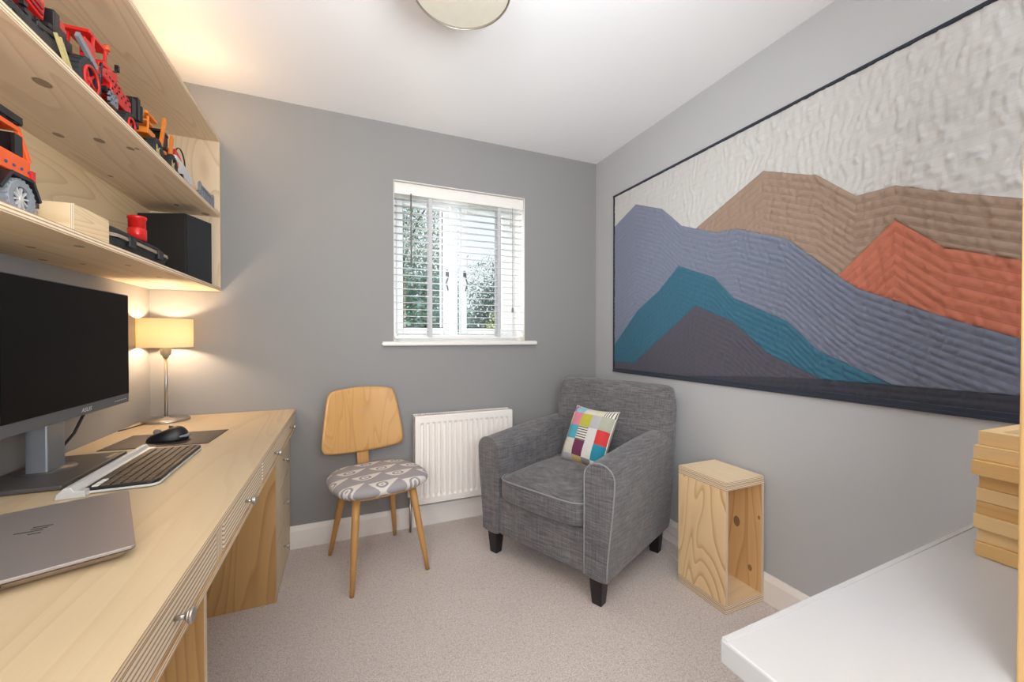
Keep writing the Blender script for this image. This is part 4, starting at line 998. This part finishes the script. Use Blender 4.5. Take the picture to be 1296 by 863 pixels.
MB().lathe([(0, 0), (.0245, 0), (.0245, .036), (.0225, .038), (.0225, .0385), (0, .0385)], n=28).build('body', M['red'], rp)
MB().lathe([(0, .0385), (.0225, .0385), (.0225, .068), (.0248, .069), (.0248, .077), (.0225, .078), (0, .078)], n=28).build('cap', M['red'], rp)
# wooden tray box
tb = thing('wooden_tray', 'open pale plywood tray box between the orange truck and the case', 'box', (-.600, 1.297, Z1), 0)
w_, d_, h_, t_ = .150, .155, .074, .007; TB = [M['shelf_back'], M['edge']]
B('side_panel', tb, TB, (-t_ / 2, d_ / 2, h_ / 2), (t_, d_, h_), .0006, grain=1); B('side_panel', tb, TB, (-w_ + t_ / 2, d_ / 2, h_ / 2), (t_, d_, h_), .0006, grain=1)
B('end_panel', tb, TB, (-w_ / 2, t_ / 2, h_ / 2), (w_ - 2 * t_, t_, h_), .0006, grain=0); B('end_panel', tb, TB, (-w_ / 2, d_ - t_ / 2, h_ / 2), (w_ - 2 * t_, t_, h_), .0006, grain=0)
B('bottom_panel', tb, TB, (-w_ / 2, d_ / 2, .003), (w_ - 2 * t_, d_ - 2 * t_, .006))
# wire spool
ws = thing('wire_pot', 'small ribbed silver wire pot beside the orange truck', 'pot', (-.640, 1.276, Z1))
ws.location = (-.672, 1.262, Z1)
m = MB(); pr_ = [(0, .0)]
for k in range(14): pr_ += [(.0225, .003 + k * .0048), (.0245, .0054 + k * .0048)]
pr_ += [(.0225, .072), (.0, .072)]; m.lathe(pr_, n=28); m.build('body', M['wire'], ws)
MB().tube([(.024 * math.cos(2 * PI * i / 24), .024 * math.sin(2 * PI * i / 24), .073) for i in range(24)], .0022, 6, closed=True).build('rim', M['wire'], ws)

# ---------------- toy building-brick vehicles
def wheel(parent, c, r, wd, tyre, hub, axis='x', spokes=6):
    c = Vector(c); a = Vector((1, 0, 0)) if axis == 'x' else Vector((0, 1, 0))
    e = a.orthogonal().normalized(); f = a.cross(e)
    m = MB(); m.cyl(c - a * wd / 2, c + a * wd / 2, r * .93, n=28)
    # tyre ring
    m2 = MB(); n = 28; prof = [(-.5, .62), (-.5, .93), (-.36, 1.0), (.36, 1.0), (.5, .93), (.5, .62)]
    for i in range(n):
        t = 2 * PI * i / n
        for (x, q_) in prof: m2.v.append(c + a * x * wd + (e * math.cos(t) + f * math.sin(t)) * r * q_)
    for i in range(n):
        for k in range(6):
            A1, A2 = i * 6 + k, i * 6 + (k + 1) % 6; C1, C2 = ((i + 1) % n) * 6 + k, ((i + 1) % n) * 6 + (k + 1) % 6; m2.face((A1, A2, C2, C1), None, 0, k in (1, 3))
    for i in range(22):   # lugs
        t = 2 * PI * i / 22; d = e * math.cos(t) + f * math.sin(t); tn = f * math.cos(t) - e * math.sin(t)
        rot = Matrix((a, tn, d)).transposed(); m2.box(c + d * r * 1.0, (wd * .92, r * .12, r * .08), rot=rot)
    ty = m2.build('wheel', tyre, parent)
    m3 = MB(); m3.cyl(c - a * wd * .30, c + a * wd * .30, r * .62, n=24); h1 = m3.build('rim', M['toy_black'], ty)
    m4 = MB(); m4.cyl(c - a * wd * .45, c + a * wd * .47, r * .14, n=12)
    for i in range(spokes):
        t = 2 * PI * i / spokes; d = e * math.cos(t) + f * math.sin(t); tn = f * math.cos(t) - e * math.sin(t); rot = Matrix((a, tn, d)).transposed()
        m4.box(c + d * r * .35 + a * wd * .36, (wd * .12, r * .09, r * .46), rot=rot)
    m4.build('hub', hub, ty); return ty
def beam(m, p0, p1, w1, t1):
    p0 = Vector(p0); p1 = Vector(p1); d = (p1 - p0); L = d.length; d.normalize(); a = Vector((1, 0, 0)) if abs(d.x) < .9 else Vector((0, 1, 0)); a = (a - d * a.dot(d)).normalized(); c = d.cross(a)
    m.box((p0 + p1) / 2, (w1, t1, L), rot=Matrix((a, c, d)).transposed())
def studs(m, x, y0, y1, z, n, r=.0032, ax='x'):
    for k in range(n):
        y = y0 + (y1 - y0) * k / max(1, n - 1); m.cyl((x, y, z), (x + .0015, y, z), r, n=10)

# orange off-road truck (lower shelf, left)
ot = thing('toy_truck', 'orange and black toy off-road truck with grey-walled tyres on the lower shelf', 'toy', (-.70, 1.11, Z1)); OX = .075
wheel(ot, (OX - .012, .062, .041), .040, .030, M['tyre_grey'], M['silver'], spokes=10)
wheel(ot, (OX - .012, -.160, .041), .040, .030, M['tyre_grey'], M['silver'], spokes=10); wheel(ot, (-OX + .012, .062, .041), .040, .030, M['tyre_grey'], M['silver']); wheel(ot, (-OX + .012, -.160, .041), .040, .030, M['tyre_grey'], M['silver'])
m = MB(); m.box((0, -.05, .045), (.10, .30, .028)); m.box((0, .128, .052), (.13, .018, .022)); m.build('chassis', M['toy_black'], ot)
m = MB(); m.box((0, .045, .118), (.125, .145, .040)); m.box((0, -.045, .118), (.130, .06, .044)); m.box((0, -.145, .112), (.122, .13, .050)); m.box((0, .110, .090), (.12, .020, .030)); m.build('body', M['orange'], ot, .003)
m = MB()
for sx in (-1, 1):
    x = sx * .060
    for (a, b_) in (((x, -.075, .138), (x * .88, -.045, .198)), ((x, .020, .138), (x * .88, .020, .198)), ((x, .115, .135), (x * .88, .095, .198)), ((x * .9, -.045, .197), (x * .9, .098, .197))): beam(m, a, b_, .008, .010)
m.box((0, .026, .198), (.112, .145, .008)); m.build('cabin_frame', M['orange'], ot, .001)
m = MB(); m.box((0, .10, .166), (.10, .006, .05)); m.box((0, -.02, .145), (.09, .05, .02)); m.box((.058, .085, .160), (.006, .022, .044)); m.box((0, .03, .15), (.08, .03, .05)); m.build('interior', M['toy_black'], ot)
rk = MB()
for y in (-.04, -.01, .02, .05, .08): rk.box((0, y, .207), (.118, .008, .006))
for x in (-.058, -.03, 0, .03, .058): rk.box((x, .022, .212), (.007, .15, .008))
for x in (-.058, .058): rk.box((x, .022, .220), (.006, .15, .006)); 
rk.box((0, .095, .214), (.118, .008, .016)); rk.build('roof_rack', M['toy_black'], ot)
for yc in (.062, -.160):
    for sx in (-1, 1):
        fl = MB(); pts = [(sx * (OX - .006), yc - .056, .050), (sx * (OX - .004), yc - .030, .088), (sx * (OX - .004), yc + .030, .088), (sx * (OX - .006), yc + .056, .050)]
        for a, b_ in zip(pts, pts[1:]): beam(fl, a, b_, .018, .007)
        fl.build('wheel_arch', M['toy_black'], ot)
m = MB(); studs(m, .0628, -.02, .11, .112, 7); m.build('pin', M['blue_clip'], ot); m = MB(); m.box((.064, .117, .106), (.006, .012, .022)); m.build('tail_light', M['red'], ot)

# red mobile crane, out of frame to the left on the upper shelf
rc = thing('toy_crane', 'red toy crane truck with a raised boom, at the left end of the upper shelf', 'toy', (-.665, 1.088, Z2))
m = MB(); m.box((0, -.03, .045), (.085, .46, .020)); m.box((0, .10, .062), (.08, .18, .022)); m.box((0, .20, .070), (.07, .06, .03)); m.build('chassis', M['toy_black'], rc)
m = MB(); beam(m, (0, -.27, .205), (0, .20, .142), .046, .046); beam(m, (0, -.27, .235), (0, .12, .172), .030, .026); m.build('boom', M['red'], rc, .003)
m = MB(); beam(m, (.0245, -.24, .205), (.0245, .19, .146), .003, .012); beam(m, (.0245, -.24, .188), (.0245, .19, .130), .003, .006); m.build('boom_plate', plain('dark_red_toy_plastic', (140, 16, 22), .3), rc)
m = MB(); m.box((0, .222, .135), (.066, .022, .052)); m.box((.012, .245, .12), (.04, .03, .03)); m.box((.02, .262, .105), (.03, .03, .03)); beam(m, (.03, .15, .085), (.03, .24, .105), .012, .012); m.build('cab', M['toy_black'], rc, .002)
m = MB(); m.box((.02, .248, .145), (.020, .018, .018)); m.build('beacon', M['red'], rc)
m = MB(); m.cyl((0, .15, .073), (0, .15, .105), .026, n=24); rg = random.Random(4)
for k in range(12): m.box((rg.uniform(-.02, .035), rg.uniform(.11, .21), rg.uniform(.085, .115)), (.010, .012, .009))
tb_ = m.build('turntable', M['toy_black'], rc); tb_['kind'] = 'stuff'
for y in (-.20, -.08, .06): wheel(rc, (.036, y, .032), .032, .022, M['tyre'], M['toy_grey']); wheel(rc, (-.036, y, .032), .032, .022, M['tyre'], M['toy_grey'])
m = MB(); beam(m, (.045, .205, .095), (.052, .235, .030), .005, .007); beam(m, (.045, .190, .095), (.052, .220, .030), .005, .007); m.build('outrigger', M['toy_yellow'], rc)

# red tractor / handler
rt_ = thing('toy_tractor', 'red toy tractor with grey exhaust and dark tyres on the upper shelf', 'toy', (-.650, 1.50, Z2))
wheel(rt_, (.034, -.118, .050), .050, .026, M['tyre'], M['red'], spokes=5); wheel(rt_, (-.05, -.118, .050), .050, .026, M['tyre'], M['red'])
wheel(rt_, (.034, .095, .036), .036, .024, M['tyre'], M['red'], spokes=5); wheel(rt_, (-.05, .095, .036), .036, .024, M['tyre'], M['red'])
rrm = [wheel]
for sg in (1,):
    m = MB(); n = 24; pts = [(.048, -.118 + .032 * math.cos(2 * PI * i / n), .050 + .032 * math.sin(2 * PI * i / n)) for i in range(n)]; m.tube(pts, .0035, 6, closed=True); m.build('wheel_ring', M['red'], rt_)
    m = MB(); pts = [(.047, .095 + .021 * math.cos(2 * PI * i / n), .036 + .021 * math.sin(2 * PI * i / n)) for i in range(n)]; m.tube(pts, .003, 6, closed=True)
m.build('wheel_ring', M['red'], rt_)
m = MB(); m.box((-.008, .01, .050), (.05, .24, .022)); m.build('chassis', M['toy_black'], rt_)
m = MB(); m.box((.002, .075, .100), (.060, .115, .042)); m.box((.002, .03, .128), (.054, .11, .026)); m.box((.002, .110, .124), (.050, .05, .020)); m.box((.002, .025, .148), (.040, .09, .016)); beam(m, (.020, -.06, .112), (.020, .06, .155), .020, .024); beam(m, (-.02, -.07, .13), (-.02, .05, .17), .014, .02); m.build('bonnet', M['red'], rt_, .003)
m = MB(); m.box((-.005, -.045, .105), (.058, .07, .030)); m.box((-.005, -.02, .205), (.055, .095, .009)); m.box((.022, -.075, .150), (.010, .05, .040)); m.box((.0, .02, .160), (.05, .05, .014))
for x in (-.030, .020):
    beam(m, (x, -.055, .115), (x, -.045, .205), .006, .008); beam(m, (x, .015, .115), (x, .012, .205), .006, .008)
beam(m, (.022, -.10, .118), (.022, -.02, .100), .010, .022); m.build('cab', M['red'], rt_, .0015)
m = MB(); m.tube([(.028, -.03, .088), (.030, -.035, .125), (.026, -.020, .148), (.018, .005, .150)], .004, 8); m.tube([(.018, .005, .150), (.024, .060, .172), (.024, .070, .195)], .003, 8); m.box((.024, .069, .188), (.009, .009, .018)); m.build('exhaust', M['toy_black'], rt_)
m = MB(); m.box((.005, .165, .085), (.030, .10, .02)); m.box((.005, .150, .115), (.055, .026, .060)); m.box((.005, .178, .125), (.060, .018, .070)); m.box((.01, .20, .12), (.05, .012, .05)); m.build('front_linkage', M['toy_black'], rt_)
m = MB(); beam(m, (.042, -.165, .135), (.042, -.085, .098), .008, .016); m.build('side_bar', M['toy_grey'], rt_)
m = MB()
for k in range(3): m.box((.043, -.005, .045 + k * .016), (.006, .042, .0045))
for y in (-.024, -.003, .016): m.box((.043, y, .061), (.006, .004, .036))
m.build('step_ladder', M['toy_grey'], rt_)
m = MB(); m.box((.025, .208, .135), (.02, .006, .025)); m.build('front_plate', M['toy_yellow'], rt_); m = MB(); m.cyl((.02, .022, .210), (.02, .022, .224), .007, n=12); m.build('beacon', M['orange'], rt_)
# greebles
m = MB(); rg = random.Random(3)
for k in range(26): m.box((rg.uniform(-.03, .045), rg.uniform(-.14, .15), rg.uniform(.055, .098)), (rg.uniform(.006, .018), rg.uniform(.006, .02), rg.uniform(.005, .016)))
g_ = m.build('mechanism', M['toy_black'], rt_); g_['kind'] = 'stuff'

m = MB(); rg = random.Random(12)
for k in range(9): m.box((.0325, .022 + k * .0125, .104 + .012 * (k % 2)), (.003, .005, .005))
for k in range(5): m.box((.0295, -.005 + k * .018, .130), (.003, .006, .004))
m.build('pin', M['toy_black'], rt_)['kind'] = 'stuff'
# amber loader
al_ = thing('toy_loader', 'amber toy wheel loader with a tall lifting arm on the upper shelf', 'toy', (-.650, 1.86, Z2))
for y, x in ((-.075, .036), (.060, .036), (-.075, -.045), (.060, -.045)): wheel(al_, (x, y, .040), .040, .026, M['tyre'], M['toy_yellow'], spokes=5)
m = MB(); m.box((-.005, -.005, .048), (.05, .20, .022)); rg = random.Random(5)
for k in range(22): m.box((rg.uniform(-.03, .045), rg.uniform(-.10, .10), rg.uniform(.05, .10)), (rg.uniform(.006, .016), rg.uniform(.006, .02), rg.uniform(.005, .014)))
m.build('chassis', M['toy_black'], al_)
m = MB(); m.box((0, -.070, .098), (.055, .060, .020)); m.box((0, -.06, .160), (.055, .085, .010)); m.box((0, -.075, .132), (.050, .055, .007))
for x in (-.025, .025): beam(m, (x, -.095, .10), (x, -.09, .150), .006, .008)
m.build('body', M['amber'], al_, .002)
m = MB()
for x in (.032, -.03): beam(m, (x, -.02, .060), (x, .030, .200), .008, .016); beam(m, (x, .070, .050), (x, .095, .165), .009, .015); beam(m, (x, -.03, .09), (x, .08, .055), .007, .012)
m.build('lifting_arm', M['amber'], al_, .001)
m = MB(); m.box((0, .055, .155), (.05, .06, .010)); m.box((0, .06, .125), (.045, .05, .05)); m.build('cab', M['toy_black'], al_, .002); m = MB(); m.box((.01, .055, .163), (.035, .035, .006)); m.build('roof_plate', M['toy_yellow'], al_)

# white and red toy
wt = thing('toy_vehicle', 'white and red toy vehicle with a black hoop on the upper shelf', 'toy', (-.640, 2.065, Z2))
m = MB(); m.prism([Vector((-.025, -.10, .045)), Vector((-.025, .09, .040)), Vector((-.025, .095, .070)), Vector((-.025, .02, .092)), Vector((-.025, -.09, .105))], (.055, 0, 0)); m.build('body', M['toy_white'], wt, .003)
m = MB(); m.box((0, 0, .038), (.045, .17, .016)); rg = random.Random(8)
for k in range(10): m.box((rg.uniform(-.02, .03), rg.uniform(-.08, .10), rg.uniform(.028, .045)), (.012, .016, .012))
m.build('chassis', M['toy_black'], wt)
m = MB(); m.prism([Vector((-.022, -.085, .104)), Vector((-.022, .015, .094)), Vector((-.022, -.02, .120)), Vector((-.022, -.07, .135))], (.044, 0, 0)); m.build('cockpit', M['red'], wt, .002)
MB().tube([(.018, -.07 + .055 * (1 - math.cos(PI * i / 12)), .095 + .062 * math.sin(PI * i / 12)) for i in range(13)], .0028, 6).build('hoop', M['toy_black'], wt)
for y in (-.07, .07): wheel(wt, (.02, y, .0225), .0215, .014, M['tyre'], M['toy_yellow'], spokes=4); wheel(wt, (-.02, y, .0225), .0215, .014, M['tyre'], M['toy_yellow'], spokes=4)
m = MB(); m.box((.031, -.088, .066), (.004, .018, .020)); m.build('side_light', M['orange'], wt)
# grey lattice gate pieces
gt = thing('toy_gate', 'grey toy lattice gate at the window end of the upper shelf', 'toy', (-.600, 2.305, Z2))
m = MB()
for y in (-.09, -.06, -.03, 0, .03, .06, .09): m.box((0, y, .036), (.006, .005, .072))
for z in (.004, .070): m.box((0, 0, z), (.010, .19, .008))
m.box((-.002, 0, .036), (.002, .18, .06)); m.build('panel', M['toy_grey'], gt)
m = MB()
for y in (-.095, .095): m.box((0, y, .040), (.012, .010, .080)); m.cyl((0, y, .08), (0, y, .086), .004, n=8)
m.build('post', M['toy_grey'], gt)
sm_ = thing('toy_barrel', 'tiny grey toy barrel piece between the white vehicle and the gate', 'toy', (-.606, 2.18, Z2))
m = MB(); m.box((0, 0, .008), (.03, .03, .014)); m.build('base', M['toy_black'], sm_)
MB().cyl((0, -.015, .018), (0, .030, .046), .003, n=8).cyl((.008, -.015, .018), (.008, .03, .042), .003, n=8).cyl((0, 0, .01), (0, 0, .03), .004, n=8).build('barrel', M['toy_grey'], sm_)
